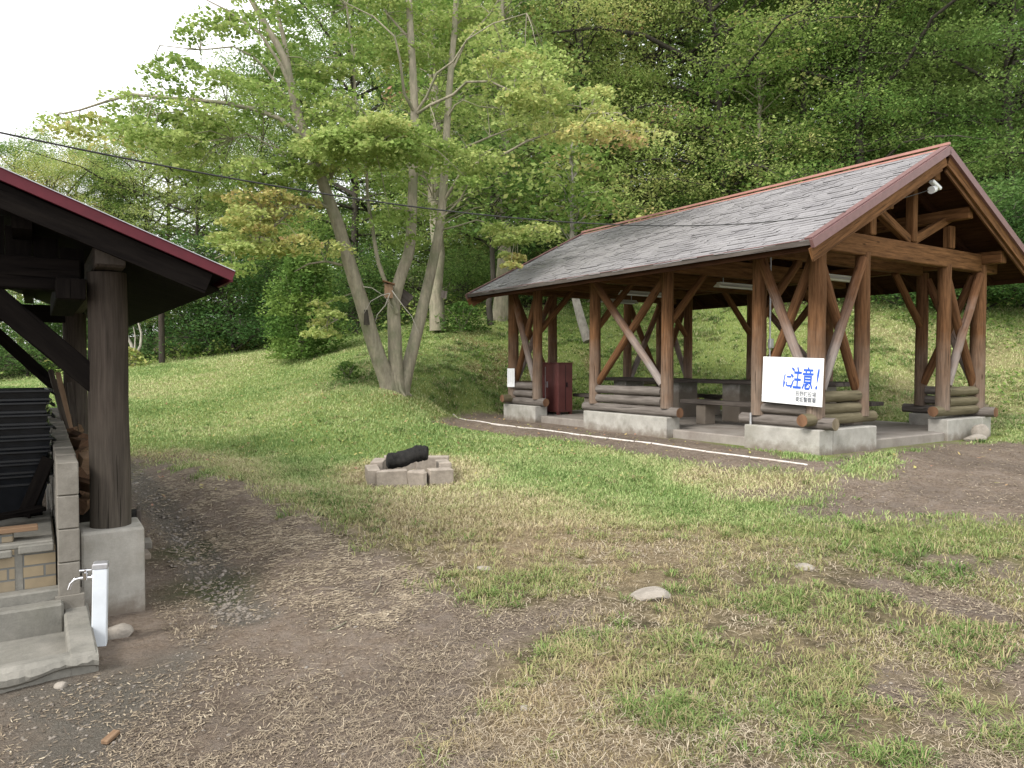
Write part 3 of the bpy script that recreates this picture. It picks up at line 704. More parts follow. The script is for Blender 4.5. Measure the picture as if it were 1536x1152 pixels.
# shingles: overlapping courses, slightly uneven like warped slate boards
def shingles(q):
    Vs = []; Fs = []; T = []; r = np.random.default_rng(40+q); nC = 30; Lh = math.hypot(TC+.805, 4.545-3.02); dirx = (TC+.805)/Lh; dirz = (4.545-3.02)/Lh
    b = 0
    for c in range(nC):
        d0 = c*Lh/nC-.02; d1 = (c+1)*Lh/nC+.03; s = S0-(c % 2)*.1; wv = r.random(2)*6
        while s < S1:
            w = r.uniform(.12, .34); s_a = max(s, S0-.01); s_b = min(s+w, S1+.01)
            if s_b-s_a > .01:
                lift = .016+r.uniform(0, .007)+.004*math.sin(s*5+wv[0]); jd = r.uniform(-.010, .010); tt = np.clip(.5+r.normal(0, .22), 0, 1)
                l2 = lift+r.uniform(-.004, .004)
                for (dd, ss, up) in ((d0+jd, s_a, lift), (d0+jd+r.uniform(-.006, .006), s_b, l2), (d1, s_b, .003), (d1, s_a, .003), (d0+jd, s_a, lift-.011), (d0+jd, s_b, l2-.011)):
                    t = TC+q*((TC+.805)-dd*dirx); z = 3.02+dd*dirz; Vs.append((t+q*up*dirz, ss, z+up*dirx))
                f = [[b, b+1, b+2, b+3], [b+4, b+5, b+1, b]]
                if q > 0: f = [x[::-1] for x in f]
                Fs += f; T += [tt]*6; b += 6
            s += w
    return fast_mesh('roof_shingles', np.array(Vs), np.array(Fs), M['shingle'], sh, tint=.5+(np.array(T)-.5)*.55)
for q in (-1, 1): shingles(q)
for se, sg in ((S0, -1), (S1, 1)):
    for q in (-1, 1):
        te = TC+q*(TC+.83); ov = .0
        def P(t, dz, ds): return (t, se+sg*ds, rz(TC)+.0-(abs(t-TC))*SLP+dz)
        m = MB(); m.bar(P(TC+q*.0, -.03, .02), P(te+q*.01, -.03, .02), .045, .10); m.build('barge_trim', M['bargemetal'], sh)
        m = MB(); m.bar(P(TC+q*.01, .038, -.03), P(te+q*.01, .038, -.03), .10, .012); m.build('barge_cap', M['bargemetal'], sh)
        m = MB(); m.bar(P(TC+q*.03, -.155, -.012), P(te-q*.02, -.155, -.012), .03, .13); m.build('barge_board', M['beam'], sh)
        m = MB(); m.bar(P(TC+q*.06, -.235, -.05), P(te-q*.1, -.235, -.05), .025, .08); m.build('barge_board', M['log'], sh)
for q in (-1, 1):
    te = TC+q*(TC+.815)
    m = MB(); m.box((te, (S0+S1)/2, 2.995), (.02, S1-S0, .06)); m.build('eave_trim', M['tabletop'], sh)
    m = MB(); m.box((te+q*.004, (S0+S1)/2, 3.033), (.03, S1-S0, .010)); m.build('eave_drip', M['bargemetal'], sh)
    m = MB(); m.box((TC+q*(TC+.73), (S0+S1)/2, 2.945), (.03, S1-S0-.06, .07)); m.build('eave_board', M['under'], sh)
m = MB()
for q in (-1, 1): m.bar((TC+q*.05, S0-.03, 4.545+.012-.02), (TC+q*.05, S1+.03, 4.545+.012-.02), .11, .012, roll=q*math.atan(SLP))
m.bar((TC, S0-.03, 4.605), (TC, S1+.03, 4.605), .035, .035); m.build('ridge_cap', M['ridge'], sh)
m = MB(); m.tube([(.105+.03, .80, FT+.5), (.135, .80, 3.05)], .012, 8); m.tube([(-.10, .92, GZ0), (-.10, .92, FT+.16)], .016, 8); m.build('conduit', M['steel'], sh)
m = MB(); m.box((.135, .785, 1.88), (.07, .05, .13), bev=.005); m.build('switch_box', M['steel'], sh)

# things in and on the shelter, each on its own
def sthing(name, t, s, z, label, cat, group=None, rot=0):
    p = SW(s, t, z); return empty(name, p, ANG+rot, label, cat, group)
def sign_text(txt, size, mat, parent, loc, name, shear=0, sx=1.0, off=.0):
    cu = bpy.data.curves.new(name, 'FONT'); cu.body = txt; cu.size = size; cu.extrude = .0008; cu.shear = shear; cu.offset = off
    cu.align_x = 'LEFT'; cu.resolution_u = 3
    o = bpy.data.objects.new(name, cu); COL.objects.link(o)
    dg = bpy.context.evaluated_depsgraph_get(); me = bpy.data.meshes.new_from_object(o.evaluated_get(dg)); bpy.data.objects.remove(o)
    me.materials.clear(); me.materials.append(mat); q = bpy.data.objects.new(name, me); COL.objects.link(q); q.parent = parent
    q.location = loc; q.rotation_euler = (R(90), 0, 0); q.scale = (sx, 1, 1); return q
# the notice board: a flat panel on the corner posts, facing the camera side
pa = Vector(px(1143.5, 532, 9.72)); pb = Vector(px(1234, 533, 8.93)); sg_dir = (pb-pa); sw = sg_dir.length
angs = math.atan2(sg_dir.y, sg_dir.x)
sb = empty('notice_board', (pa.x, pa.y, 1.10), angs, 'white notice panel with blue Japanese lettering fixed across the near corner posts', 'sign')
sb.rotation_euler = (0, R(2.0), angs)
hS = .60
m = MB(); m.box((sw/2, 0, hS/2), (sw, .012, hS), bev=.002); pnl = m.build('panel', M['white'], sb)
m = MB()
for xx in (.18, .82):
    for zz in (.03, hS-.03): m.tube([(sw*xx, -.006, zz), (sw*xx, -.010, zz)], .008, 8)
m.build('screws', M['steel'], pnl)
sign_text('に', .20, M['blue'], pnl, (sw*.345, -.0075, .225), 'lettering', .12, .72, .004)
sign_text('注意', .30, M['blue'], pnl, (sw*.475, -.0075, .225), 'lettering', .10, .58, .0055)
sign_text('!', .37, M['blue'], pnl, (sw*.868, -.0075, .215), 'lettering', .2, .62, .002)
sign_text('辰野町役場', .072, M['ink'], pnl, (sw*.575, -.0075, .118), 'lettering', 0, .97*sw*.345/(.36), .0004)
sign_text('東坂警察署', .072, M['ink'], pnl, (sw*.575, -.0075, .045), 'lettering', 0, .97*sw*.345/(.36), .001)
pn = sthing('paper_notice', -.125, 6.93, 1.13, 'small white paper notice pinned to the farthest front post', 'notice', rot=0)
m = MB(); m.box((0, 0, .19), (.006, .16, .38)); m.build('sheet', M['paper'], pn)
m = MB()
for i in range(3):
    m.box((-.004, .045-.045*i, .2), (.001, .006, .26-.05*(i % 2)))
m.build('printed_lines', M['steel'], pn)
pn.rotation_euler = (0, 0, ANG+R(35)); pn.location = SW(6.86, -.13, 1.13)

def bench_table(s0, s1, label):
    T_ = sthing('picnic_table', TC, (s0+s1)/2, SLZ, label, 'table'); L = s1-s0
    m = MB()
    for i in range(4): m.box((-.33+.22*i, 0, .70), (.205, L, .06), bev=.008)
    m.build('table_top', M['tabletop'], T_)
    for y in (-L/2+.62, L/2-.62):
        m = MB(); m.box((0, y, .335), (.52, .38, .67), bev=.012); m.tube([(-.1, y-.19, .45), (-.1, y-.194, .45)], .03, 10); m.build('pedestal', M['conc'], T_)
bench_table(.86, 3.6, 'grey plank picnic table on concrete pedestals behind the notice panel')
bench_table(3.78, 6.5, 'grey plank picnic table on concrete pedestals deeper in the shelter')
def bench(t, s0, s1, label):
    B = sthing('bench', t, (s0+s1)/2, SLZ, label, 'bench'); L = s1-s0
    m = MB()
    for i in range(2): m.box((-.09+.18*i, 0, .375), (.17, L, .065), bev=.008)
    m.build('seat', M['tabletop'], B)
    for y in (-L/2+.42, L/2-.42):
        m = MB(); m.box((0, y, .17), (.26, .2, .34), bev=.01); m.build('leg', M['conc'], B)
bench(1.2, .92, 3.3, 'low plank bench on the lawn side of the table behind the notice panel')
bench(1.2, 3.9, 6.3, 'low plank bench on the lawn side of the deeper table')
bench(3.0, .92, 3.3, 'low plank bench on the bank side of the table behind the notice panel')
bench(3.0, 3.9, 6.3, 'low plank bench on the bank side of the deeper table')
for (s, t, lab) in ((.95, 2.1, 'pale fluorescent batten light nearest the open gable'), (2.6, 1.95, 'pale fluorescent batten light between the first and second roof trusses'), (4.5, 1.5, 'pale fluorescent batten light over the deeper picnic table'), (6.0, 2.0, 'pale fluorescent batten light at the far end of the shelter')):
    Lf = sthing('strip_light', t, s+.14, 2.9, lab, 'light')
    m = MB(); m.box((0, 0, .05), (1.25, .09, .05), bev=.01); m.poly3([(-.62, -.11, .0), (.62, -.11, 0), (.62, -.045, .05), (-.62, -.045, .05)]); m.poly3([(-.62, .045, .05), (.62, .045, .05), (.62, .11, 0), (-.62, .11, 0)])
    hsg = m.build('housing', M['cream'], Lf)
    m = MB(); m.tube([(-.58, 0, .008), (.58, 0, .008)], .016, 10); m.build('tube', M['white'], hsg)
    m = MB()
    for xx in (-.5, .5): m.tube([(xx, 0, .075), (xx, 0, .24)], .008, 6)
    m.build('hanger', M['steel'], Lf)
# red-brown steel cabinet
cb = sthing('steel_cabinet', .62, 6.42, SLZ, 'red-brown steel cabinet standing inside the far corner of the shelter', 'cabinet')
m = MB(); m.box((0, 0, .54), (.36, .82, .98), bev=.006); cbb = m.build('body', M['cabinet'], cb)
m = MB(); m.box((0, 0, 1.035), (.39, .85, .02), bev=.004); m.build('lid', M['cabinet'], cb)
m = MB()
for sx in (-1, 1):
    for sy in (-1, 1): m.box((sx*.15, sy*.37, .025), (.05, .06, .05))
m.build('foot', M['cabinet'], cb)
m = MB(); m.box((0, -.412, .54), (.008, .006, .9)); m.box((.03, -.418, .6), (.018, .02, .09)); m.build('door_seam', M['black'], cbb)
m = MB(); m.box((-.186, .02, .56), (.012, .008, .8)); m.box((-.19, -.05, .6), (.02, .02, .12)); m.build('handle', M['steel'], cbb)
# gable flood light
fl = sthing('flood_light', TC-.02, -.30, 4.02, 'white flood lamp and camera bracket under the near gable peak', 'lamp')
m = MB(); m.tube([(-.11, -.03, -.03), (-.02, -.03, -.005), (.02, -.03, 0)], [.052, .045, .02], 12); m.build('lamp_head', M['white'], fl)
m = MB(); m.box((.06, .0, .07), (.24, .07, .05), Matrix.Rotation(R(20), 3, 'Y'), bev=.01); m.build('housing', M['white'], fl)
m = MB(); m.tube([(.0, .05, .16), (.03, .0, .08), (0, -.02, .0)], .012, 8); m.build('bracket', M['steel'], fl)
# white kerb line in front of the shelter
m = MB(); s = -.55; tk = -.93; rk = random.Random(3)
zk = lambda s, t: float(gi(*SW(s, t, 0)[:2]))
while s < 7.75:
    L = rk.uniform(.35, .7); g0 = rk.uniform(.0, .03); a = SW(s+g0, tk+rk.gauss(0, .008), zk(s, tk)-.010); c = SW(min(s+L, 7.85), tk+rk.gauss(0, .008), zk(min(s+L, 7.85), tk)-.010)
    m.bar(a, c, .036+rk.uniform(-.01, .008), .05, bev=.008); s += L
tag(m.build('kerb_edging', M['kerb']), 'thin white concrete edging line in the ground in front of the shelter', 'kerb')

# stones beside the right footing, flat stones in the grass
def stone(u, v, r, seed, label, dz=0, mat='stone', cat='stone', Y=None):
    p = at(u, v) if Y is None else (*px(u, v, Y)[:2], 0); z = float(gi(p[0], p[1])) if Y is None else px(u, v, Y)[2]
    m = MB(); m.rock((0, 0, 0), r, seed); o = m.build('rock' if cat == 'stone' else cat, M[mat], loc=(p[0], p[1], z+dz)); return tag(o, label, cat)
for (s, t, r_, sd_, dz, lb) in ((-.30, 3.66, (.13,.10,.14), 3, .11, 'upright brown stone leaning on the right gable footing'), (-.33, 3.44, (.17,.12,.08), 4, .03, 'low brown stone at the foot of the right gable footing')):
    p = SW(s, t, 0); m = MB(); m.rock((0, 0, 0), r_, sd_); tag(m.build('rock', M['stone'], loc=(p[0], p[1], float(gi(p[0], p[1]))+dz)), lb, 'stone')
stone(980, 892, (.155, .13, .05), 6, 'flat pale stone sunk in the grass of the foreground', .0)
stone(1208, 851, (.075, .08, .03), 7, 'small flat pale stone in the grass below the notice panel', .0)
stone(726, 853, (.06, .05, .02), 8, 'tiny flat stone in the dry grass below the fire ring', .0)
stone(173, 953, (.10, .09, .05), 9, 'rounded brown stone between the tap post and the footing', .02)
stone(92, 1036, (.035, .03, .025), 10, 'small grey stone at the broken basin rim', .0)
stone(320, 942, (.028, .02, .015), 11, 'white chip of stone left of the drip line end', .0)
stone(788, 1066, (.03, .02, .02), 12, 'small whitish stone in the straw of the foreground', .0)

# ------------------------------------------------------------------ fire ring
fr = at_fire; fz = float(gi(fr[0], fr[1]))
ring = [(-.20,-.36,.30,.14,4,'long front'), (.09,-.37,.22,.16,-7,'rough broken front'), (.36,-.30,.24,.16,16,'right front corner'), (-.43,-.20,.15,.36,8,'left side'),
        (-.38,.20,.15,.36,-4,'rear left'), (.42,.02,.15,.34,5,'right side'), (-.1,.40,.38,.15,3,'rear middle'), (.30,.36,.36,.15,-6,'rear right')]
RA = R(8); fr = fr*np.array([1, 1])-np.array([0, .30]); fz = float(gi(fr[0], fr[1]))
ring = [(x*.95, y*.95, w*.95, d*.95, a, nm) for (x, y, w, d, a, nm) in ring]
for i, (x, y, w, d, a, nm) in enumerate(ring):
    X = x*math.cos(RA)-y*math.sin(RA)+fr[0]; Y_ = x*math.sin(RA)+y*math.cos(RA)+fr[1]+.06
    m = MB(); h = .205+random.uniform(-.01, .012)
    if nm == 'rough broken front': m.box((0, 0, h/2-.02), (w*1.05, d*.95, h*.96), bev=.022, jit=.009)
    else:
        m.box((0, 0, h/2-.01), (w+(.05 if w > d else 0), d+(.05 if d > w else 0), h), bev=.006, jit=.002)
    o = m.build('concrete_block', M['firebrick'], loc=(X, Y_, float(gi(X, Y_))-.01)); o.rotation_euler = (random.uniform(-.03, .03), random.uniform(-.03, .03), RA+R(a))
    tag(o, f'scorched concrete block at the {nm} of the fire ring', 'block', 'concrete blocks of the fire ring')
def charlog(nm, x, y, z, L, r, az, el, label):
    m = MB(); n = 26; P = []; rad = []
    for i in range(n):
        t = i/(n-1)-.5; P.append((t*L, .012*math.sin(t*9+x), .015*math.sin(t*6))); rad.append(r*(1-.25*abs(t)**2*4*.4)*random.uniform(.88, 1.07)*(.85 if i in (0, n-1) else 1))
    m.tube(P, rad, 18, wob=.07); o = m.build(nm, M['char'], loc=(x, y, z)); o.rotation_euler = (0, -el, az); return tag(o, label, 'log')
charlog('charred_log', fr[0]-.0, fr[1]-.08, fz+.285, .47, .092, R(10), R(9), 'thick charred black log lying across the fire ring')
if 0: charlog('charred_stick', fr[0]+.02, fr[1]+.02, fz+.20, .70, .045, R(-12), R(2), 'thin charred log under the thick black one in the fire ring')
m = MB(); m.prism([(math.cos(a*.52)*.36+random.uniform(-.03, .03), math.sin(a*.52)*.3) for a in range(12)], 0, .06, .02)
tag(m.build('ash', M['char'], loc=(fr[0]+.02, fr[1]+.06, fz)), 'heap of black ash inside the fire ring', 'ash', kind='stuff')

# ------------------------------------------------------------------ COOK HOUSE (left)
ck = empty('cook_house', (L0[0], L0[1], 0), ANG, 'dark timber cook house roof on posts with a maroon metal verge at the left edge', 'cook house')
m = MB()
fp = [(-.18, 0), (.18, 0), (.18, .37), (-.18, .37)]
m.prism(fp, -.1, .545); mo = m.build('footing', M['conc2'], ck); bv = mo.modifiers.new('b', 'BEVEL'); bv.width = .018; bv.segments = 2
m = MB(); m.prism([(math.cos(a)*.118*(1.12 if abs(math.sin(2*a)) > .8 else 1), .17+math.sin(a)*.118*(1.12 if abs(math.sin(2*a)) > .8 else 1)) for a in [math.radians(q*15+7) for q in range(24)]], .54, 2.19)
# grain runs up the post
m2 = MB(); m2.tube([(0.003*math.sin(i), .17, .54+i*.165) for i in range(11)], [.122-.0006*i for i in range(11)], 20, wob=.012); m2.build('post', M['darkpost'], ck)
m = MB(); m.box((-.0, 2.6, 2.295), (.17, 5.4, .19), bev=.008); m.build('wall_plate', M['darkpost'], ck)
m = MB(); m.box((0, -.106, 2.31), (.165, .014, .19), bev=.004); m.build('plate_end', M['tabletop'], ck)
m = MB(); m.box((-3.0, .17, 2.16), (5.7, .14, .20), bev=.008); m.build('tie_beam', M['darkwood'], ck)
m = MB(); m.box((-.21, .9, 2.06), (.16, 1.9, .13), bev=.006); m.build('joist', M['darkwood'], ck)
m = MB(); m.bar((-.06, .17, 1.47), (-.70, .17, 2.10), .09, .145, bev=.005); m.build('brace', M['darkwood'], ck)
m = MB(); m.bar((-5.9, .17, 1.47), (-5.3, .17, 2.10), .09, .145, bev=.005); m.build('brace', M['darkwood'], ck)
for (t, s) in ((0, 4.95), (-6, .17), (-6, 4.95), (0, 2.6)):
    if (t, s) == (0, 2.6): continue
    m2 = MB(); m2.tube([(t, s, .1+i*.21) for i in range(11)], .125, 14, wob=.01); m2.build('post', M['darkpost'], ck)
m = MB(); m.box((-3.0, 4.95, 2.19), (6.2, .16, .2)); m.build('tie_beam', M['darkwood'], ck)
m = MB(); m.bar((-.08, 4.95, 1.2), (-.9, 4.95, 2.1), .09, .13); m.build('brace', M['darkwood'], ck)
LSL = math.tan(R(21.5)); OT = .643; OS = -.40; OE = 6.2; LZ = 2.185
def lz(t): return LZ+(OT-t)*LSL if t > -3 else LZ+(OT+6+t)*LSL
# gable boarding above the tie beam
m = MB(); t = -.12
while t > -5.8:
    zt = lz(min(t, -.0))-.14 if t > -3 else lz(t)-.14; m.box((t-.07, .262, (2.07+zt)/2), (.135, .018, zt-2.07)); t -= .142
m.build('gable_boards', M['darkwood'], ck)
for q in (1, -1):
    te = OT if q > 0 else -6-OT; tm = -3; L_ = abs(te-tm)
    a_ = (tm, 0, LZ+L_*LSL); c_ = (te, 0, LZ)
    def PL(f, s, dz): return (tm+(te-tm)*f, s, LZ+L_*LSL*(1-f)+dz)
    m = MB(); w = (OE-OS)
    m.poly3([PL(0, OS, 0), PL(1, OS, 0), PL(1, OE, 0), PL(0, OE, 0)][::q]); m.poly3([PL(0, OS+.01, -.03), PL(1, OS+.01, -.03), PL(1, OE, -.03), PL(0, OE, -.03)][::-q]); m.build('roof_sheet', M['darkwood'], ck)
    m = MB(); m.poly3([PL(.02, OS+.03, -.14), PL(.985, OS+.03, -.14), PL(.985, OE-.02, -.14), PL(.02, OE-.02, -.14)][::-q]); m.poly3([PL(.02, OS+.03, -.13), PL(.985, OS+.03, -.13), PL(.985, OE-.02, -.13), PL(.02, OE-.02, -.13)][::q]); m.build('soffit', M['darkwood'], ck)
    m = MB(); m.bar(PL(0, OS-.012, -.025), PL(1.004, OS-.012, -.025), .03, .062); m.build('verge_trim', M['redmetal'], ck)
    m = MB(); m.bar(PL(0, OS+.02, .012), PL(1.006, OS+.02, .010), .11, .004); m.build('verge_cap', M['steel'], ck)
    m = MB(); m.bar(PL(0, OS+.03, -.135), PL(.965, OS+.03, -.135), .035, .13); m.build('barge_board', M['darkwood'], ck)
    m = MB(); m.box((te+q*.005, (OS+OE)/2, LZ-.03), (.02, w, .07)); m.build('eave_trim', M['redmetal'], ck)
    s = OS+.5
    while s < OE:
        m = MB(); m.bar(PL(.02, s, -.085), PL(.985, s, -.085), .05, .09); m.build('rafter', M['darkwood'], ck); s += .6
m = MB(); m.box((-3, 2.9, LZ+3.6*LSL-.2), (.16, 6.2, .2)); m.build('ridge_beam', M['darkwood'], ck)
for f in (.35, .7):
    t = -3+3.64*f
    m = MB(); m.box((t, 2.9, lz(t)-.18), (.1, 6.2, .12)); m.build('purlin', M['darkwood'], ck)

def lthing(name, t, s, z, label, cat, group=None, rot=0): return empty(name, LW(s, t, z), ANG+rot, label, cat, group)
# low masonry wall running back beside the posts
bw = lthing('block_wall', -.245, -.13, 0, 'low grey concrete block wall running back beside the cook house post', 'wall')
for i in range(12):
    for k in range(4):
        z0 = .20+.008*i; zt = k*.203
        if k == 3 and False: continue
        m = MB(); m.box((random.uniform(-.003, .003), .2+i*.40, z0+zt+.1), (.115, .394, .199), bev=.006); m.build('block', M['block'], bw)
m = MB(); m.box((0, 2.4, .09), (.15, 4.85, .23)); m.build('base_course', M['block'], bw)
# brick hearth
hs = lthing('brick_hearth', -.31, -.02, 0, 'yellow firebrick cooking hearth with grey mortar ledge beside the basin', 'hearth')
m = MB(); m.box((-.085, .5, .315), (.165, 1.0, .36)); m.box((-.70, .5, .315), (.98, 1.0, .36)); m.build('brick_body', M['brick'], hs)
m = MB(); m.box((-.1905, .5, .32), (.042, .99, .37)); m.box((-.62, -.012, .475), (.80, .03, .045), bev=.01); m.box((-.10, -.008, .49), (.18, .03, .05), bev=.01)
m.box((-.6, .5, .511), (1.18, 1.0, .035), bev=.008); m.build('mortar_slab', M['basin'], hs)
m = MB()
for i in range(4): m.box((-.325-.23*i, .12, .555), (.22, .12, .055), bev=.006)
m.build('top_bricks', M['brick'], hs)
m = MB(); m.box((-.6, .8, .05), (1.2, 1.6, .12)); m.box((-.6, 1.3, .25), (1.2, .6, .4)); m.build('plinth', M['block'], hs)
pk = lthing('wood_plank', -.56, .02, .585, 'short orange sawn plank lying on the hearth bricks', 'plank')
m = MB(); m.box((-.15, .05, .014), (.62, .09, .028), .03, bev=.003); tag(pk); m.build('board', M['lighttim'], pk)
pk = lthing('dark_board', -.55, .45, .54, 'long dark weathered board lying behind the hearth bricks', 'plank')
m = MB(); m.bar((-.5, -.1, .03), (.18, .18, .08), .10, .03, bev=.003); m.build('board', M['darkwood'], pk)
pk = lthing('leaning_board', -.36, .6, .53, 'dark board leaning beside the stack of black baskets', 'plank')
m = MB(); m.bar((-.12, .2, .02), (.03, .1, .42), .02, .09, bev=.003); m.build('board', M['darkwood'], pk)
# nested black plastic baskets
bk = None; order = ['topmost', 'second from the top', 'third from the top', 'fourth from the top', 'fifth from the top', 'sixth from the top', 'seventh from the top', 'lowest']
for i, od in enumerate(order):
    z = 1.13-.085*i
    if bk is None:
        bk = lthing('black_basket', -.72, 1.12, z, '', 'basket'); m = MB()
        W0, W1, Dp = .40, .33, .28
        for (x0, y0, x1, y1) in ((-1,-1,1,-1),(1,-1,1,1),(1,1,-1,1),(-1,1,-1,-1)):
            m.poly3([(x0*W1, y0*.20, 0), (x1*W1, y1*.20, 0), (x1*W0, y1*.25, Dp), (x0*W0, y0*.25, Dp)])
            m.bar((x0*W0, y0*.25, Dp), (x1*W0, y1*.25, Dp), .03, .02, bev=.004)
            m.bar((x0*W0*.98, y0*.245, Dp-.06), (x1*W0*.98, y1*.245, Dp-.06), .012, .014)
            m.bar((x0*W1*1.08, y0*.215, Dp*.45), (x1*W1*1.08, y1*.215, Dp*.45), .012, .012)
        m.poly3([(-W1, -.2, 0), (W1, -.2, 0), (W1, .2, 0), (-W1, .2, 0)]); m.build('shell', M['black'], bk)
        for q in (-1, 1):
            m = MB(); m.tube([(q*W0, -.08, Dp), (q*(W0+.035), -.07, Dp-.03), (q*(W0+.035), .07, Dp-.03), (q*W0, .08, Dp)], .008, 6); m.build('handle', M['black'], bk)
        o = bk
    else:
        o = copy_tree(bk); o.location = LW(1.12, -.72, z)
    o.rotation_euler.z = ANG+random.uniform(-.06, .06); o['label'] = f'black plastic basket, {od} in the nested stack'; o['group'] = 'nested black plastic baskets'
m = MB(); m.box((0, 0, .02), (.7, .5, .03)); tt = lthing('basket_stand', -.72, 1.12, .5, 'dark wooden stand under the nested black baskets', 'stand'); m.build('top', M['darkwood'], tt)
# firewood between the wall and the posts
fwl = ['reddish split log', 'dark split log', 'pale split log', 'grey round log', 'brown quartered log', 'mossy round log']
n = 0
for s in (.75, 1.25, 1.8, 2.4, 3.0, 3.6, 4.2):
    for k in range(3):
        m = MB(); L = random.uniform(.32, .45); r = random.uniform(.05, .075)
        m.prism([(math.cos(a)*r*random.uniform(.8, 1.1), math.sin(a)*r*random.uniform(.8, 1.1)) for a in [j*1.05 for j in range(6)]], -L/2, L/2, .01)
        o = m.build('firewood_log', M['firewood'] if k % 2 else M['lighttim'] if n % 5 == 2 else M['firewood'], loc=LW(s+random.uniform(-.1, .1), -.10+random.uniform(-.02, .03), .62+.13*k+random.uniform(-.02, .02)+.02*s))
        o.rotation_euler = (R(90), random.uniform(0, 3), ANG+R(0)+random.uniform(-.3, .3))
        tag(o, 'split brown firewood log stacked between the block wall and the rear posts', 'firewood', 'firewood stacked behind the near post'); n += 1
m = MB(); m.box((.0, 2.4, .29), (.13, 4.2, .50)); fs_ = lthing('firewood_rack', -.10, .0, .0, 'dark timber rack carrying the firewood behind the near post', 'rack'); m.build('rail', M['darkwood'], fs_)
for i, (u0, v0, u1, v1, mt, lb) in enumerate([(76, 556, 112, 690, 'darkpost', 'dark stick leaning steeply on the firewood'), (87, 560, 118, 700, 'lighttim', 'reddish sawn lath leaning over the block wall'), (104, 575, 122, 700, 'darkpost', 'thin grey lath leaning beside the rear post')]):
    a = Vector(px(u0, v0, 7.3+i*.1)); c = Vector(px(u1, v1, 6.6)); m = MB(); m.bar(c-a*0-Vector((a+c)/2)*0, a, .045, .03, bev=.003); tag(m.build('wood_lath', M[mt]), lb, 'stick')
for (t, s, z, w, l, lb, mt) in ((.215, .42, .26, .08, .045, 'pale board end sticking out behind the near footing', 'conc'), (.23, .95, .22, .2, .06, 'grey scrap board low behind the near footing', 'block'), (.22, .7, .42, .03, .25, 'thin upright scrap board behind the near footing', 'tabletop'), (.2, 1.3, .36, .2, .12, 'dark log end sticking out behind the near post', 'char')):
    o = lthing('scrap_board', t, s, z, lb, 'board'); m = MB(); m.box((0, 0, 0), (w, .16, l), R(random.uniform(-9, 9)), bev=.008); m.box((-.04, .02, -.14), (.05, .05, .26)); m.build('board', M[mt], o)
# wash basin with broken front rim
wb = lthing('wash_basin', -.15, -.99, 0, 'low cracked concrete wash basin in front of the brick hearth', 'basin')
m = MB(); m.box((-.065, .46, .045), (.13, .92, .17), bev=.012); m.box((-.80, .81, .085), (1.34, .11, .21), bev=.012); m.box((-.80, .92, .12), (1.34, .10, .26), bev=.01); m.build('rim', M['basin'], wb)
m = MB(); m.box((-.80, .43, -.01), (1.36, .72, .06)); m.build('floor', M['basin'], wb)
m = MB(); rk = random.Random(8); nseg = 60; prev = None     # broken, ragged front rim as one swept slab
for i in range(nseg+1):
    x = -i*1.45/nseg; e = math.sin(i*.37)*.5+math.sin(i*.91+1)*.3+rk.uniform(-.35, .35)
    pr = [(x, .085, -.05), (x, .085, .122), (x, .02+.006*e, .126), (x, -.012+.012*e, .112+.006*e), (x, -.028+.014*e, .085+.012*e), (x, -.022+.012*e, .062+.016*math.sin(i*.3)), (x, .004+.004*e, .045+.02*math.sin(i*.3)), (x, .002, -.05)]
    if prev:
        for j in range(7): m.poly3([prev[j], pr[j], pr[j+1], prev[j+1]])
    else: m.poly3(pr)
    prev = pr
m.build('front_rim', M['basin'], wb)
# tap post
tp = empty('tap_post', (*at(149, 969)[:2], 0), ANG, 'white square tap post with grey cap and chrome faucet', 'tap'); tp.location.z = float(gi(tp.location.x, tp.location.y))-.02
tp.rotation_euler = (R(0), R(1.6), ANG-R(10))
m = MB(); m.box((0, 0, .23), (.074, .074, .46), bev=.004); m.build('column', M['pvc'], tp)
m = MB(); m.box((0, 0, .475), (.080, .080, .034), bev=.006); m.build('cap', M['steel'], tp)
m = MB(); m.tube([(-.037, 0, .41), (-.10, 0, .41), (-.125, 0, .405), (-.145, 0, .385), (-.155, 0, .35)], [.010, .010, .0095, .009, .009], 10)
m.tube([(-.04, 0, .41), (-.044, 0, .41)], .022, 12); m.tube([(-.075, 0, .40), (-.075, 0, .44)], .015, 10); fct = m.build('faucet', M['chrome'], tp)
m = MB(); m.tube([(-.105, 0, .452), (-.045, 0, .452)], .007, 8); m.tube([(-.075, 0, .438), (-.075, 0, .46)], .008, 8); m.tube([(-.075, -.02, .452), (-.075, .02, .452)], .006, 8); m.build('handle', M['chrome'], fct)
# wood chip in the foreground
p = at(162, 1112); m = MB(); m.bar((0, -.03, .012), (.012, .05, .02), .035, .02, bev=.004); tag(m.build('wood_chip', M['lighttim'], loc=p), 'short split piece of wood lying on the gravel at the bottom left', 'wood chip')
# twigs on the ground
for i, (u, v, du, dv) in enumerate([(465, 770, 55, -20), (600, 770, 30, 8), (885, 990, 40, -8), (520, 935, -30, 14), (250, 830, 60, 4), (560, 895, 12, -26)]):
    a = at(u, v); c = at(u+du, v+dv); mid = ((a[0]+c[0])/2+.02, (a[1]+c[1])/2-.015, (a[2]+c[2])/2+.012)
    m = MB(); m.tube([(a[0], a[1], a[2]+.005), mid, (c[0], c[1], c[2]+.006)], [.005, .004, .002], 6)
    tag(m.build('twig', M['bark1']), ['curved grey twig on the straw bank', 'short twig below the fire ring', 'pale twig in the foreground grass', 'thin twig on the bare soil', 'thin twig by the moss behind the footing', 'upright looking twig on the bare soil'][i], 'twig')

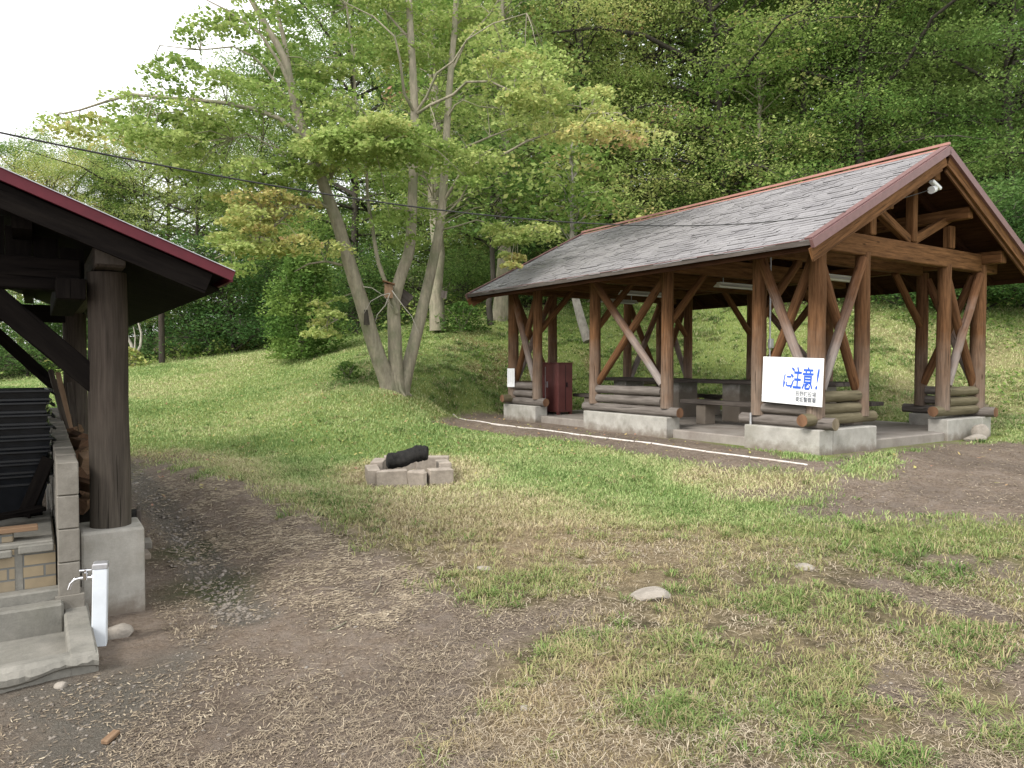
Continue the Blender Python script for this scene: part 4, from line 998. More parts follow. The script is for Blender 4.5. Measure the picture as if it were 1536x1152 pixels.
# overhead cable
cE = Vector(SW(-.30, TC-.15, 3.99)); cS = Vector(px(-140, 168, 3.6)); P = []
for i in range(61):
    t = i/60; p = cS.lerp(cE, t); p.z -= 4*.52*t*(1-t); P.append(p)
m = MB(); m.tube(P, .0055, 6); tag(m.build('overhead_cable', M['cable']), 'thin dark cable sagging from the upper left to the shelter gable', 'cable')
# ------------------------------------------------------------------ TREES
def leaf_quads(C, size, r, updir=.55, ratio=.55, droop=None):
    """diamond leaves at centres C"""
    n = len(C); th = r.random(n)*6.283
    a = np.stack([np.cos(th), np.sin(th), r.normal(-.25, .45, n)], 1); a /= np.linalg.norm(a, axis=1)[:, None]
    nn = np.stack([r.normal(0, updir, n), r.normal(0, updir, n), np.ones(n)], 1)
    b = np.cross(nn, a); b /= np.linalg.norm(b, axis=1)[:, None]
    L = (size*(.65+.7*r.random(n)))[:, None] if not hasattr(size, '__len__') else size[:, None]
    nrm = np.cross(a, b)
    V = np.stack([C-a*L*.5, C+b*L*ratio*.5-nrm*L*.06+a*L*.05, C+a*L*.5, C-b*L*ratio*.5-nrm*L*.06+a*L*.05], 1).reshape(-1, 3)
    return V
def leaf_object(name, C, size, tint, mat, parent, r, ratio=.6, updir=.55):
    V = leaf_quads(C, size, r, updir, ratio); n = len(C); Fq = (np.arange(n)*4)[:, None]+np.arange(4)[None, :]
    return fast_mesh(name, V, Fq, mat, parent, tint=np.repeat(np.clip(tint, 0, 1), 4))
def spray_points(center, rad, n, r, flat=.16, droop=.25):
    q = np.sqrt(r.random(n))*rad; th = r.random(n)*6.283
    # clumped along random twigs: quantise the angle
    k = r.integers(5, 8); th = np.round(th/6.283*k)/k*6.283+r.normal(0, .22, n)+center[0]*7
    return np.stack([center[0]+q*np.cos(th), center[1]+q*np.sin(th), center[2]+r.normal(0, flat*rad, n)-droop*q*q/rad], 1)

def proto_tree(name, seed, H, Rc, z0f, nl, per, nleaf, lsz, mats, tint0, prof, r0=.17, twig=True, upa=.35, flat=.16, tv=.12):
    """trunk + limbs (one mesh) and crown of leaf sprays; returns meshes holder"""
    r = np.random.default_rng(seed); random.seed(seed)
    root = empty(name); tb = MB(); wob = r.normal(0, .12, (12, 2)).cumsum(0)*.6
    TP = [(wob[i][0]*min(1, i/3), wob[i][1]*min(1, i/3), H*i/11*.96-.3*(i == 0)) for i in range(12)]
    tb.tube(TP, [r0*1.35 if i == 0 else r0*(1-i/12)**.8+.012 for i in range(12)], 9, wob=.06)
    def tr(h):
        f = min(h/(H*.96), .999)*11; i = int(f); a, c = Vector(TP[i]), Vector(TP[i+1]); return a.lerp(c, f-i)
    Cs = []; Ts = []; az = r.random()*6
    for i in range(nl):
        f = (i+r.random()*.8)/nl; h = H*(z0f+(1-z0f)*f**.95); h = min(h, H*.97); az += 2.4+r.normal(0, .35)
        rad = Rc*prof(f)*(.75+.5*r.random()); up = upa+.75*f*f+r.normal(0, .12); st = tr(h*.97)
        d = Vector((math.cos(az), math.sin(az), 0)); pts = []
        for k in range(6):
            g_ = k/5; pts.append(st+d*rad*g_+Vector((0, 0, rad*(up*g_-.38*g_*g_)))+Vector(tuple(r.normal(0, .05*rad/3, 3)))*(k > 0))
        rr = max(.010, .012*rad+.006); tb.tube(pts, [rr*(1-.85*k/5) for k in range(6)], 5, cap=False)
        for k in range(per):
            g_ = .28+.75*(k+r.random())/per; g_ = min(g_, 1.0); i0 = min(int(g_*5), 4); p = pts[i0].lerp(pts[i0+1], g_*5-i0)
            side = (k % 2)*2-1; off = rad*.30*(1.15-g_)*r.uniform(.5, 1.5)+.12
            sd = Vector((-d.y, d.x, 0))*side*off; q = p+sd+Vector((0, 0, r.normal(.03, .12)))
            if twig and off > .15: tb.tube([p, (p+q)/2+Vector((0, 0, .05)), q], [.008, .006, .003], 3, cap=False)
            srad = r.uniform(.42, .92)*(.8+.4*Rc/4); n = int(nleaf*srad*srad/.5*r.uniform(.6, 1.25))
            Cs.append(spray_points(q, srad, n, r, flat)); base = tint0+r.normal(0, tv*.75)+.06*(f-.5); Ts.append(base+r.normal(0, .035, n))
    C = np.concatenate(Cs); T = np.concatenate(Ts)
    tb.build('trunk', mats[0], root); leaf_object('crown', C, lsz, T, mats[1], root, r, ratio=.5, updir=.65)
    return root
round_prof = lambda f: .35+1.15*math.sin(math.pi*min(1, .12+.88*f))**.8 if f < .97 else .25
wide_prof = lambda f: 1.1*(1-.55*f)+.15
col_prof = lambda f: .95-.6*f
protos = [
 ('broadleaf_tree', proto_tree('broadleaf_tree', 1, 13.5, 3.7, .08, 48, 10, 105, .098, (M['bark2'], M['leaf']), .47, round_prof)),
 ('broadleaf_tree', proto_tree('broadleaf_tree', 2, 12.0, 3.6, .05, 46, 10, 105, .095, (M['bark2'], M['leaf']), .55, wide_prof, .15)),
 ('forest_tree', proto_tree('forest_tree', 3, 14.5, 3.8, .10, 48, 10, 100, .102, (M['bark2'], M['leafdark']), .42, round_prof, .2)),
 ('broadleaf_tree', proto_tree('broadleaf_tree', 4, 12.5, 4.0, .12, 44, 10, 110, .092, (M['bark2'], M['leaf']), .60, round_prof, .15)),
 ('forest_tree', proto_tree('forest_tree', 5, 13.5, 3.3, .04, 52, 9, 100, .10, (M['bark2'], M['leafdark']), .50, col_prof, .17)),
]
used = set()
def place_tree(k, x, y, sc, rot, label, group=None, dz=0, cat='tree', sz=None):
    nm, root = protos[k]
    if k in used: root = copy_tree(root)
    used.add(k); root.location = (x, y, float(H0(np.array([x]), np.array([y]))[0])-.15+dz); root.rotation_euler = (0, 0, rot); root.scale = (sc, sc, sz or sc)
    root['label'] = label; root['category'] = cat
    if group: root['group'] = group
    return root
def U(u, Y): return (u-768)/F*Y
ordn = ['first', 'second', 'third', 'fourth', 'fifth', 'sixth', 'seventh', 'eighth', 'ninth', 'tenth', 'eleventh', 'twelfth', 'thirteenth']
desc = ['dark green', 'yellow-green', 'deep shaded green', 'light airy green', 'bluish dark green']
rt = random.Random(17)
GA = 'trees along the forest edge'
# front row standing just behind the lawn crest: (photo column, distance, prototype, scale)
front = [(300, 31, 0, .74, .70), (405, 31, 1, .80, .9), (530, 28, 0, .95, 1.0), (655, 26.5, 4, 1.0, 1.1), (775, 27.5, 3, 1.02, 1.1), (880, 26.0, 1, 1.08, 1.25), (985, 28.5, 0, 1.1, 1.2),
         (1085, 26.0, 3, 1.05, 1.2), (1190, 26.0, 1, 1.08, 1.15), (1290, 24.5, 0, 1.0, 1.1), (1395, 25.0, 4, 1.0, 1.15), (1500, 24.0, 2, .95, 1.1), (1610, 23.5, 2, 1, 1.1)]
for i, (u, Y, k, s, sz) in enumerate(front):
    place_tree(k, U(u, Y), Y, s, rt.random()*6.28, f'{desc[k]} tree, {ordn[i]} from the left along the forest edge behind the lawn', GA, sz=sz)
back = [(455, 36, 2, .95), (590, 34, 2, 1.05), (700, 34, 0, 1.15), (820, 34, 2, 1.2), (930, 34.5, 3, 1.2), (1040, 34, 2, 1.15), (1140, 32, 0, 1.1), (1245, 32, 2, 1.1), (1345, 31, 4, 1.25), (1455, 30.5, 2, 1.2), (1570, 30, 2, 1.2)]
for i, (u, Y, k, s) in enumerate(back):
    place_tree(k, U(u, Y), Y, s, rt.random()*6.28, f'{desc[k]} tall tree, {ordn[i]} from the left in the second row of the forest', 'trees in the second row of the forest')
left = [(-150, 33, 1, .8), (30, 33, 0, .76), (118, 35, 0, .76), (190, 37, 4, .72), (255, 35, 0, .78), (-60, 40, 0, .8), (345, 37, 0, .85), (75, 31, 3, .68), (160, 32, 4, .66), (225, 32, 3, .76)]
ll = ['leafy', 'airy light green', 'rounded yellowish', 'slender dark', 'low dense', 'broad', 'bushy dark', 'small airy', 'small rounded', 'pale yellow-green']
for i, (u, Y, k, s) in enumerate(left):
    place_tree(k, U(u, Y), Y, s, rt.random()*6.28, f'{ll[i]} tree, {ordn[i]} of those far beyond the cook house roof against the sky', 'distant trees at the left')
# low leafy bushes at the forest edge
bp = proto_tree('forest_bush', 9, 2.6, 1.9, .02, 26, 6, 90, .10, (M['bark2'], M['leafdark']), .20, wide_prof, .05, upa=.5)
bp['label'] = ''; protos.append(('forest_bush', bp)); BI = 5
edge = [(-40, 27, .9), (40, 26.5, .8), (110, 27, .85), (175, 27.5, .7), (290, 28.5, .95), (350, 28.0, 1.2), (425, 27, 1.0), (535, 24.6, .75), (690, 24.5, .7), (800, 25.5, .8), (905, 26, .75), (985, 26.2, .85), (1075, 25.4, .75), (1160, 24.2, .8), (1235, 22.5, .8), (1290, 20.2, .9), (1350, 19.5, .85), (1410, 19.3, 1.0), (1475, 19.2, .9), (1535, 19.2, 1.0), (1600, 19.2, 1.0)]
ord2 = ordn+['fourteenth', 'fifteenth', 'sixteenth', 'seventeenth', 'eighteenth', 'nineteenth', 'twentieth', 'twenty-first']
for i, (u, Y, s) in enumerate(edge):
    place_tree(BI, U(u, Y), Y, s, rt.random()*6.28, f'low green bush at the foot of the forest edge, {ord2[i]} bush from the left', 'bushes along the forest edge', cat='bush', sz=s*rt.uniform(.8, 1.15))
# the deep wood behind: one mass
rw = np.random.default_rng(77); CC = []; TT = []
for i in range(95):
    Y = rw.uniform(37, 58); u = rw.uniform(330, 1720); x = U(u, Y)
    if u < 620 and Y < 44: continue
    zb = float(H0(np.array([x]), np.array([Y]))[0]); hgt = rw.uniform(11, 15)*(1 if u > 600 else .62); nS = 75
    base = rw.normal(.40, .1)
    for k in range(nS):
        f = rw.random(); rr_ = 3.7*round_prof(f)*math.sqrt(rw.random()); th = rw.random()*6.283; c = (x+rr_*math.cos(th), Y+rr_*math.sin(th), zb+hgt*(.06+.94*f))
        n = 34; CC.append(spray_points(c, 1.0, n, rw)); TT.append(base+rw.normal(0, .1)+rw.normal(0, .05, n))
CC = np.concatenate(CC); TT = np.concatenate(TT)
tag(leaf_object('deep_forest', CC, .27, TT, M['leafdark'], None, rw), kind='stuff', label='mass of deep forest foliage on the hillside behind the trees', cat='forest')
# undergrowth on the forest floor
n = 34000; x = rw.uniform(-34, 34, n); y = forest_edge(x)+.3+rw.random(n)**1.5*9; cl = fbm(x, y, 1.6, 3, 3); k = rw.random(n) < sstep(.40, .62, cl)
x, y, cl = x[k], y[k], cl[k]; z = gi(x, y)+rw.random(len(x))*(.15+.9*sstep(.45, .75, cl))
tag(leaf_object('undergrowth', np.stack([x, y, z], 1), .13, .45+rw.normal(0, .13, len(x))+.3*(cl-.5), M['leaf'], None, rw), kind='stuff', label='leafy undergrowth on the forest floor', cat='undergrowth')
# weeds on the banks and at the crest
n = 26000; x = rw.uniform(-14, 16, n); y = forest_edge(x)-rw.random(n)**1.6*7; sS, tS = loc_S(x, y); cl = fbm(x, y, 1.1, 5, 3)
k = (rw.random(n) < sstep(.42, .66, cl)*np.where(x < -3.5, .22, 1)) & (tS > np.where(sS < 8, 5.0, -1)) ; x, y = x[k], y[k]
tag(leaf_object('bank_weeds', np.stack([x, y, gi(x, y)+.02+rw.random(len(x))*.14], 1), .075, .5+rw.normal(0, .12, len(x)), M['leaf'], None, rw, updir=.8), kind='stuff', label='broad leaved weeds on the grassy bank behind the shelter', cat='weeds')
# fallen leaves
n = 5000; x = rw.uniform(-9, 11, n); y = rw.uniform(7.5, 20, n); dT = np.hypot(x+2.0, y-14); k = (rw.random(n) < .10+.9*np.exp(-(dT/5)**2)) & ~in_struct(x, y); x, y = x[k], y[k]
tag(leaf_object('fallen_leaves', np.stack([x, y, gi(x, y)+.03], 1), .05, .86+rw.normal(0, .1, len(x)), M['leaf'], None, rw, updir=.3), kind='stuff', label='fallen yellow and brown leaves scattered under the trees', cat='leaves')

def bare(name, paths, mat, label, cat='tree', crown=None):
    """a traced tree in place: stems follow the photo, each with its distance"""
    base = Vector(px(*paths[0][0][0])); root = empty(name, base, 0, label, cat); r = np.random.default_rng(len(label)*7)
    m = MB(); P0_ = []
    for pts, r0, r1 in paths:
        P = [Vector(px(*p))-base for p in pts]; n_ = len(P); m.tube(P, [r0+(r1-r0)*i/(n_-1) for i in range(n_)], 10, wob=.05); P0_.append(P)
    if crown:
        h0, h1, Rc, n, t0, mt = crown; P = P0_[0]; Cs = []; Ts = []
        top = P[-1]; ext = [top+Vector((0, 0, (h1-top.z)*k/4)) for k in range(5)] if h1 > top.z+.3 else []
        if ext: m.tube(ext, [paths[0][2]*(1-.2*k) for k in range(5)], 8, cap=False)
        al = P+ext
        for i in range(n):
            h = h0+(h1-h0)*(i+r.random())/n; c = min(al, key=lambda q: abs(q.z-h)); c = Vector((c.x, c.y, h)); a = r.random()*6.28; f = (h-h0)/(h1-h0); q = Rc*(1.1-.6*f)*math.sqrt(r.random())
            e = c+Vector((math.cos(a)*q, math.sin(a)*q, .25*q)); m.tube([c-Vector((0, 0, .2)), (c+e)/2+Vector((0, 0, .1)), e], [.02, .014, .006], 4, cap=False)
            nn = 60; Cs.append(spray_points(e, .75, nn, r)); Ts.append(t0+r.normal(0, .12)+r.normal(0, .05, nn))
        leaf_object('crown', np.concatenate(Cs), .15, np.concatenate(Ts), M[mt], root, r, updir=.85)
    m.build('trunk', mat, root); return root
bare('forest_tree', [([(657,496,20.6),(656,470,20.6),(653,430,20.6),(658,380,20.6),(650,300,20.7),(655,200,20.8),(648,90,20.9),(650,-30,21)], .24, .10)], M['bark1'], 'thick grey trunk with high green crown just behind the right stem of the forked tree', crown=(3.0, 11.5, 2.6, 130, .48, 'leaf'))
bare('forest_tree', [([(748,492,22.5),(752,450,22.5),(757,380,22.5),(750,300,22.6),(757,200,22.7),(752,60,22.9)], .27, .12)], M['bark1'], 'stout grey trunk and dark crown rising above the far eave of the shelter', crown=(3.2, 12.5, 2.8, 150, .42, 'leafdark'))
bare('leaning_tree', [([(882,512,18.5),(872,480,18.7),(864,450,18.9),(862,420,19),(858,395,19.1)], .13, .08)], M['bark3'], 'pale leaning trunk seen between the shelter posts', crown=(2.6, 5.2, 1.3, 40, .5, 'leaf'))
bare('forest_tree', [([(736,488,20.5),(733,455,20.5),(740,420,20.6),(738,370,20.7)], .09, .07)], M['bark2'], 'thin dark curved trunk just clear of the far eave of the shelter', crown=(2.2, 5.5, 1.2, 40, .42, 'leafdark'))
bare('bare_sapling', [([(205,548,25),(203,535,25),(196,515,25),(186,495,25),(180,470,25.2)], .07, .025), ([(203,535,25),(211,518,25),(212,500,25),(206,478,25),(204,455,25)], .05, .02), ([(202,525,25),(203,505,25),(200,490,25)], .03, .01)], M['bark3'], 'small bare pale forked sapling beside the dark pole')
bare('forest_tree', [([(1130,470,24),(1128,400,24),(1138,300,24.5)], .16, .1)], M['bark1'], 'slim grey tree rising behind the middle of the shelter roof', crown=(3.0, 9.5, 2.2, 90, .52, 'leaf'))
pl_ = at(243, 545); m = MB(); m.tube([(0, 0, -.2), (0, 0, 1.6), (.02, 0, 3.0)], [.105, .10, .09], 12); m.tube([(.02,0,3.0),(.02,0,3.05)], [.1,.08], 12)
tag(m.build('wooden_pole', M['darkpost'], loc=pl_), 'slim dark wooden pole at the lawn edge beyond the cook house eave', 'pole')
sp_ = at(312, 530); m = MB(); m.tube([(0, 0, -.1), (.02, 0, .2), (-.05, .02, .5), (-.1, 0, .72)], [.26, .2, .18, .13], 10, wob=.12); tag(m.build('tree_stump', M['bark3'], loc=sp_), 'grey broken stump among weeds at the lawn edge', 'stump')
def small_plant(nm, u, v, rad, h, n, sz, t0, label, cat='plant', Y=None, mat='leaf', shape=1.0):
    p = at(u, v); r = np.random.default_rng(int(u)); root = empty(nm, p, 0, label, cat)
    a = r.random(n)*6.283; f = r.random(n); rr_ = rad*np.sqrt(r.random(n))*np.sqrt(np.clip(1-f**2*shape, .03, 1))
    m = MB()
    for i in range(9):
        th = i*.7; m.tube([(0, 0, -.05), (math.cos(th)*rad*.25, math.sin(th)*rad*.25, h*.45), (math.cos(th)*rad*.6, math.sin(th)*rad*.6, h*.78)], [.012+h*.006, .008+h*.004, .004], 4, cap=False)
    m.build('stem', M['bark1'], root)
    clm = np.floor(a*2.2)+np.floor(f*5)*7; tt = t0+.10*np.sin(clm*12.9)+r.normal(0, .045, n)
    bulge = 1+.22*np.sin(a*3+f*7)+.13*np.sin(a*7-f*11)
    leaf_object('foliage', np.stack([np.cos(a)*rr_*bulge, np.sin(a)*rr_*bulge, f*h], 1), sz, tt, M[mat], root, r, updir=.8)
    return root
small_plant('leafy_bush', 455, 538, 1.05, 2.9, 13000, .10, .45, 'tall rounded dense green bush on the lawn left of the forked tree', 'bush', shape=.8)
small_plant('small_bush', 521, 572, .34, .42, 900, .06, .30, 'small dark rounded bush on the lawn by the forked tree', 'bush')
small_plant('small_bush', 693, 498, .75, .85, 1800, .08, .27, 'small dark green bush beside the thick grey trunk', 'bush')
small_plant('leafy_weed', 293, 535, .45, .75, 420, .16, .50, 'pale large leaved weed left of the broken stump', 'plant')
small_plant('leafy_weed', 336, 530, .5, .55, 520, .10, .45, 'green weed clump right of the broken stump', 'plant')
small_plant('leafy_weed', 365, 526, .4, .6, 400, .12, .58, 'yellow-green weed clump before the tall bush', 'plant')
small_plant('leafy_weed', 402, 522, .5, .7, 420, .12, .52, 'upright green weed at the left foot of the tall bush', 'plant')
small_plant('leafy_weed', 192, 552, .6, .7, 500, .14, .60, 'bright green weed clump beside the cook house post', 'plant')

# the big forked tree of the clearing, traced stems
ft = empty('forked_tree', at(590, 587), 0, 'large light green tree with three leaning stems in the middle of the lawn', 'tree')
fo = Vector(ft.location); TY = fo.y
def pv(u, v, dY=0): return Vector(px(u, v, TY+dY))-fo
stems = {
 'A': ([(588,592,-.05),(580,570,-.1),(562,520,-.2),(543,455,-.3),(524,395,-.4),(508,340,-.5),(495,305,-.6),(480,262,-.7),(462,210,-.8),(446,170,-.9),(438,135,-1),(425,85,-1.1),(400,40,-1.2),(372,-10,-1.3),(350,-60,-1.4)], .20, .045),
 'A2': ([(438,130,-1),(428,70,-.8),(415,10,-.6),(410,-40,-.5)], .06, .03),
 'B': ([(596,592,0),(594,560,0),(592,500,0),(591,455,0),(601,415,.05),(614,375,.1),(618,320,.1),(620,250,.1),(622,180,.1),(620,120,.1),(616,50,.1),(612,-30,.1),(610,-80,.1)], .185, .06),
 'C': ([(600,592,.1),(612,550,.2),(625,500,.3),(637,450,.4),(648,400,.5),(658,350,.5),(664,300,.6),(668,240,.6),(671,180,.6),(676,110,.6),(682,40,.6),(686,-30,.6),(688,-80,.6)], .165, .05),
 'D': ([(596,470,-.15),(585,440,-.2),(568,395,-.3),(560,350,-.3),(552,300,-.35),(548,240,-.4),(535,170,-.4),(530,90,-.4),(520,10,-.4)], .055, .02)}
brs = [([(497,312,-.6),(470,304,-.8),(440,312,-1),(415,335,-1.1),(385,360,-1.2),(350,376,-1.3),(322,388,-1.4)], .045),
 ([(482,308,-.7),(455,306,-.9),(425,318,-1.1),(395,328,-1.3)], .03), ([(514,398,-.4),(488,392,-.6),(462,396,-.7),(441,408,-.8)], .03),
 ([(455,205,-.8),(420,178,-.9),(385,165,-1),(340,155,-1.1),(290,150,-1.2),(240,146,-1.3),(200,142,-1.3),(160,152,-1.4),(120,165,-1.5),(85,172,-1.5)], .05),
 ([(340,155,-1.1),(290,165,-1),(240,170,-.9),(205,176,-.9)], .02), ([(445,175,-.9),(425,140,-1),(400,105,-1.1),(380,85,-1.2),(350,70,-1.3),(300,75,-1.3),(240,68,-1.4)], .03),
 ([(440,140,-1),(420,95,-1.3),(390,50,-1.4),(340,15,-1.6),(300,-5,-1.7)], .035), ([(425,235,-1),(400,215,-1.1),(370,200,-1.2),(350,208,-1.3)], .02), ([(470,240,-.8),(430,232,-1),(395,205,-1.1),(350,206,-1.2)], .02),
 ([(622,170,.1),(606,140,-.3),(600,90,-.6),(592,55,-.8),(560,25,-.9),(520,5,-1)], .035), ([(622,172,.1),(640,145,-.1),(655,110,-.3),(680,92,-.4),(700,60,-.6),(740,35,-.8),(790,20,-1)], .03),
 ([(624,172,.1),(645,158,-.3),(680,142,-.6),(700,123,-.8),(735,122,-1),(770,138,-1.2),(820,152,-1.3),(870,160,-1.4),(900,170,-1.5)], .032),
 ([(664,305,.6),(690,262,.3),(720,242,0),(755,232,-.2),(790,212,-.4),(830,198,-.6),(880,194,-.8),(930,196,-1),(985,198,-1.1)], .034),
 ([(668,240,.6),(700,220,.9),(735,205,1.1),(775,190,1.3),(820,175,1.4)], .03), ([(670,180,.6),(682,158,.4),(695,150,.3),(720,160,.2)], .02),
 ([(662,345,.5),(690,338,.2),(715,330,0),(745,338,-.2),(775,352,-.3)], .02), ([(495,268,-.5),(505,245,-.7),(520,225,-.8),(530,200,-.9),(560,188,-1.2)], .035), ([(495,262,-.5),(500,235,-1.1),(530,222,-1.5),(560,215,-1.8),(610,205,-2)], .025),
 ([(660,330,.5),(690,300,.5),(705,270,.3),(715,240,.2)], .02), ([(676,110,.6),(700,60,.5),(735,20,.4),(760,-20,.3)], .025), ([(616,60,.1),(580,20,.3),(560,-20,.4)], .03),
 ([(520,470,-.2),(505,480,-.6),(490,488,-.9),(470,500,-1.2)], .015), ([(528,440,-.3),(500,450,-.6),(478,462,-.9)], .012)]
tb = MB()
for k, (pts, r0, r1) in stems.items():
    P = [pv(*p) for p in pts]; n_ = len(P); rad = [r0+(r1-r0)*(i/(n_-1))**.8 for i in range(n_)]
    if r0 > .1: rad[0] *= 1.2; P[0].z -= .12
    # smooth the traced stem
    Q = []; RR = []
    for i in range(n_-1):
        for j in range(3):
            t = j/3; p0, p1, p2, p3 = P[max(i-1, 0)], P[i], P[i+1], P[min(i+2, n_-1)]
            Q.append(.5*((2*p1)+(p2-p0)*t+(2*p0-5*p1+4*p2-p3)*t*t+(3*p1-p0-3*p2+p3)*t**3)); RR.append(rad[i]+(rad[i+1]-rad[i])*t)
    Q.append(P[-1]); RR.append(rad[-1]); RR = [q*.88 for q in RR]; tb.tube(Q, RR, 14 if r0 > .1 else 8, wob=.035)
anchors = []
for pts, r0 in brs:
    P = [pv(*p) for p in pts]; n_ = len(P); tb.tube(P, [r0*(1-.75*i/(n_-1)) for i in range(n_)], 7, wob=.04); anchors += P[1:]
for k in stems: anchors += [pv(*p) for p in stems[k][0][6:]]
AN = np.array([a[:] for a in anchors])
# root flare
for i in range(6):
    a = i*1.05+.3; tb.tube([Vector((math.cos(a)*.1, math.sin(a)*.1, .35)), Vector((math.cos(a)*.22, math.sin(a)*.2, .04)), Vector((math.cos(a)*.36, math.sin(a)*.33, -.1))], [.08, .045, .02], 7)
r = np.random.default_rng(31)
# leaf regions of the crown: cx, cy, rx, ry, pads, depth offset, tint, pad radius, leaves
REG = [(205,168,125,34,14,-1.3,.60,.42,120),(150,190,60,26,5,-1.3,.74,.35,100),(345,150,95,40,10,-1.1,.57,.42,120),(330,60,95,70,11,-1.4,.58,.42,105),(280,105,60,30,4,-1.3,.56,.38,100),(300,195,110,25,7,-1.1,.56,.38,95),(225,200,60,22,6,-1.2,.60,.35,95),
 (470,55,75,75,16,-.4,.50,.5,130),(400,25,60,40,4,-1,.52,.45,110),(610,35,95,60,22,.9,.62,.5,130),(690,60,80,60,18,1.2,.64,.5,130),(770,95,55,30,10,-1,.68,.42,120),(480,140,55,60,16,-.7,.60,.45,115),
 (540,200,85,26,26,-1.9,.62,.42,190),(600,198,60,20,10,-2,.60,.38,170),(480,235,55,30,10,-1.4,.64,.4,140),(420,255,55,28,9,-1.2,.62,.42,130),(670,225,55,22,10,-.8,.61,.4,120),(705,250,30,30,6,-.5,.60,.36,110),
 (405,300,55,22,8,-1.2,.84,.34,110),(345,300,35,20,4,-1.2,.78,.32,100),(375,340,50,28,9,-1.2,.76,.36,120),(440,365,60,22,9,-.9,.78,.34,120),(330,375,40,28,7,-1.3,.68,.36,110),(300,250,60,25,8,-1.0,.60,.4,110),
 (820,140,85,30,14,-1.3,.70,.42,120),(880,175,70,18,9,-1,.74,.36,120),(945,196,50,13,7,-1.1,.82,.30,110),(800,185,60,22,9,1.2,.66,.38,110),(870,200,40,12,4,-.8,.80,.28,90),
 (785,355,35,20,7,-.3,.62,.30,120),(780,385,28,16,4,-.3,.80,.26,90),(740,345,22,12,3,-.2,.64,.25,80),(600,290,50,35,6,.7,.55,.34,95),(590,340,40,30,5,-.2,.55,.32,90),(640,180,60,40,6,1.2,.60,.4,100),
 (475,492,22,16,4,-1.2,.66,.24,80),(500,460,30,20,4,-.8,.70,.26,80),(560,250,40,30,5,-.3,.57,.35,90),(650,-20,130,30,14,.9,.6,.55,120),(480,-25,100,30,12,-.5,.56,.55,120),(690,160,50,40,8,1.2,.62,.4,100)]
CC = []; TT = []
for (cx, cy, rx, ry, npad, dy, t0, prad, nl) in REG:
    for i in range(npad):
        q = math.sqrt(r.random()); th = r.random()*6.283
        c = pv(cx+rx*q*math.cos(th), cy+ry*q*math.sin(th), dy+r.normal(0, .55)); n = int(nl*1.5*r.uniform(.7, 1.3))
        rad = prad*r.uniform(.65, 1.5); CC.append(spray_points(c, rad, n, r, .09, .35)); TT.append(t0+r.normal(0, .05)+r.normal(0, .05, n))
        dd = np.linalg.norm(AN-np.array(c[:]), axis=1); a = Vector(AN[dd.argmin()])
        if .15 < dd.min() < 2.5:
            md = (a+c)/2+Vector((0, 0, .06+.05*dd.min())); tb.tube([a, md, c], [.011, .008, .004], 4, cap=False)
            for j in range(3):
                e = c+Vector((r.normal(0, 1), r.normal(0, 1), -.15))*rad*.55; tb.tube([c, e], [.004, .002], 3, cap=False)
tb.build('trunk', M['bark1'], ft)
leaf_object('crown', np.concatenate(CC), .078, np.concatenate(TT), M['leaf'], ft, r, ratio=.72, updir=.9)
m = MB(); h = pv(550, 487, -.46); m.tube([h, h+Vector((.0, -.05, .28))], [.06, .035], 8); m.build('knot_hole', M['bark2'], ft)
# bird box and boards hung in it
bh = empty('bird_box', fo+pv(583, 447, -.28), .2, 'weathered wooden bird box with a tilted roof on the forked tree stem', 'bird box')
m = MB(); m.box((0, 0, .13), (.16, .15, .27), bev=.004); m.tube([(0, -.074, .17), (0, -.079, .17)], .024, 12); m.build('body', M['lighttim'], bh)
m = MB(); m.box((0, -.03, .285), (.24, .25, .02), Matrix.Rotation(R(16), 3, 'Y'), bev=.002); m.build('roof', M['logend'], bh)
bd = fo+pv(606, 446, .12); m = MB(); m.box((0, 0, 0), (.30, .02, .26), Matrix.Rotation(R(38), 3, 'Y'), bev=.003); tag(m.build('wooden_board', M['tabletop'], loc=bd), 'grey tilted board fixed behind the middle stem of the forked tree', 'board')
m = MB(); m.box((0, 0, 0), (.16, .02, .22), Matrix.Rotation(R(8), 3, 'Y')); tag(m.build('wooden_board', M['tabletop'], loc=px(663+3, 442, 20.3)), 'small pale board nailed to the thick grey trunk', 'board')
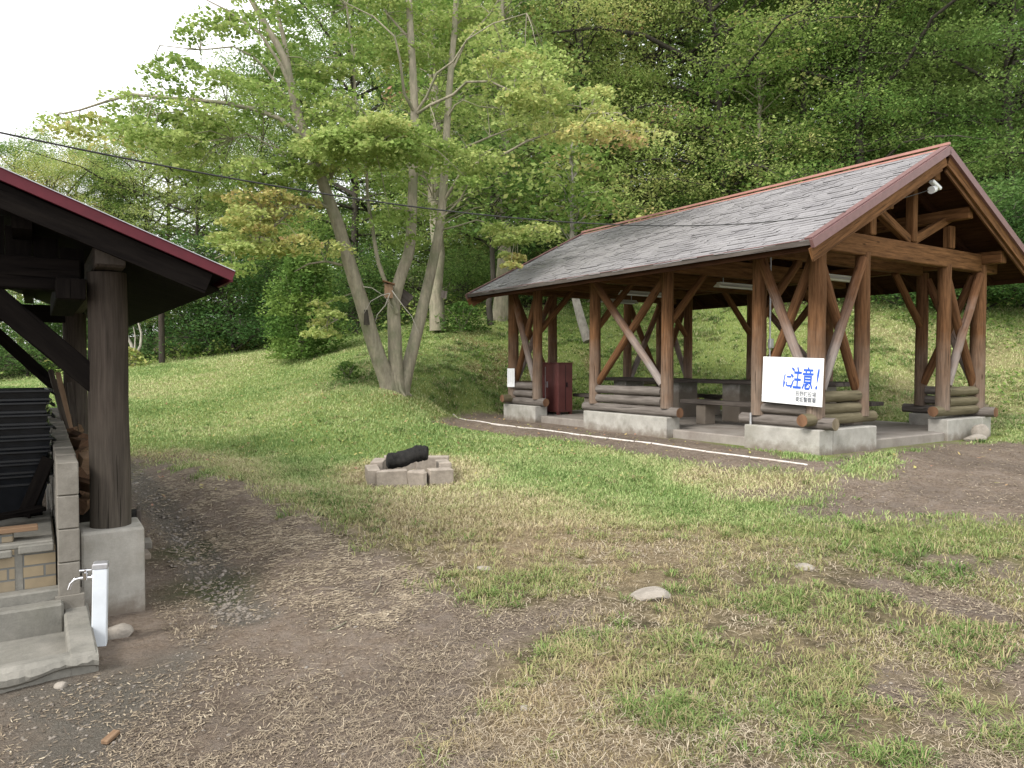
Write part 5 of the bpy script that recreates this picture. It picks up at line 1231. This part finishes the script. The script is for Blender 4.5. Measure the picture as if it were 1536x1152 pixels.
for i, (pts, lb) in enumerate([([(588,436,-.5),(604,458,-.55),(618,475,-.5),(628,500,-.4)], 'dead pale twig hanging down from the bird box to the right'), ([(584,440,-.5),(572,443,-.55),(556,452,-.6),(546,470,-.6)], 'dead grey twig hanging left of the bird box'), ([(585,440,-.5),(578,458,-.55),(566,472,-.6),(563,482,-.6)], 'short dead twig below the bird box'), ([(545,430,-.5),(558,432,-.5),(575,443,-.4),(590,462,-.3)], 'forked dead twig between the left stem and the bird box')]):
    m = MB(); m.tube([fo+pv(*p) for p in pts], [.012, .010, .007, .004], 6); tag(m.build('dead_twig', M['bark3']), lb, 'twig')

# ------------------------------------------------------------------ light, sky, camera
w = bpy.data.worlds.new('World'); scene.world = w; w.use_nodes = True; nt = w.node_tree
bg = nt.nodes['Background']; sk = nt.nodes.new('ShaderNodeTexSky'); sk.sky_type = 'NISHITA'; sk.sun_disc = False
SE, SA = R(41), R(-135)      # sun height and bearing (soft light from the upper left, behind the camera)
sk.sun_elevation = SE; sk.sun_rotation = SA; sk.air_density = 1.0; sk.dust_density = 3
# an overcast veil: bright cloud layer mixed over the clear sky
tc = nt.nodes.new('ShaderNodeTexCoord'); nz = noise(nt, tc.outputs['Generated'], 2.2, 5, .6)
cloud = ramp(nt, nz, [(.3, (11.9, 11.9, 12.1)), (.7, (15.5, 15.5, 15.5))])
nt.links.new(mixc(nt, .86, sk.outputs[0], cloud), bg.inputs[0]); bg.inputs[1].default_value = .10
sd = bpy.data.lights.new('sun', 'SUN'); sd.energy = 2.4; sd.angle = R(18); sd.color = (1, .96, .90); so = bpy.data.objects.new('sun', sd); COL.objects.link(so)
dv = Vector((math.sin(SA)*math.cos(SE), math.cos(SA)*math.cos(SE), math.sin(SE)))
so.rotation_euler = dv.to_track_quat('Z', 'Y').to_euler()
cd = bpy.data.cameras.new('camera'); cam = bpy.data.objects.new('camera', cd); COL.objects.link(cam)
cd.sensor_width = 36; cd.lens = F/1536*36; cd.clip_end = 500; cd.clip_start = .05
cam.location = (0, 0, CAMZ); cam.rotation_euler = (R(90)-PITCH, 0, 0); scene.camera = cam
vs = scene.view_settings; vs.view_transform = 'Standard'; vs.look = 'None'; vs.gamma = 1; vs.exposure = 0.68
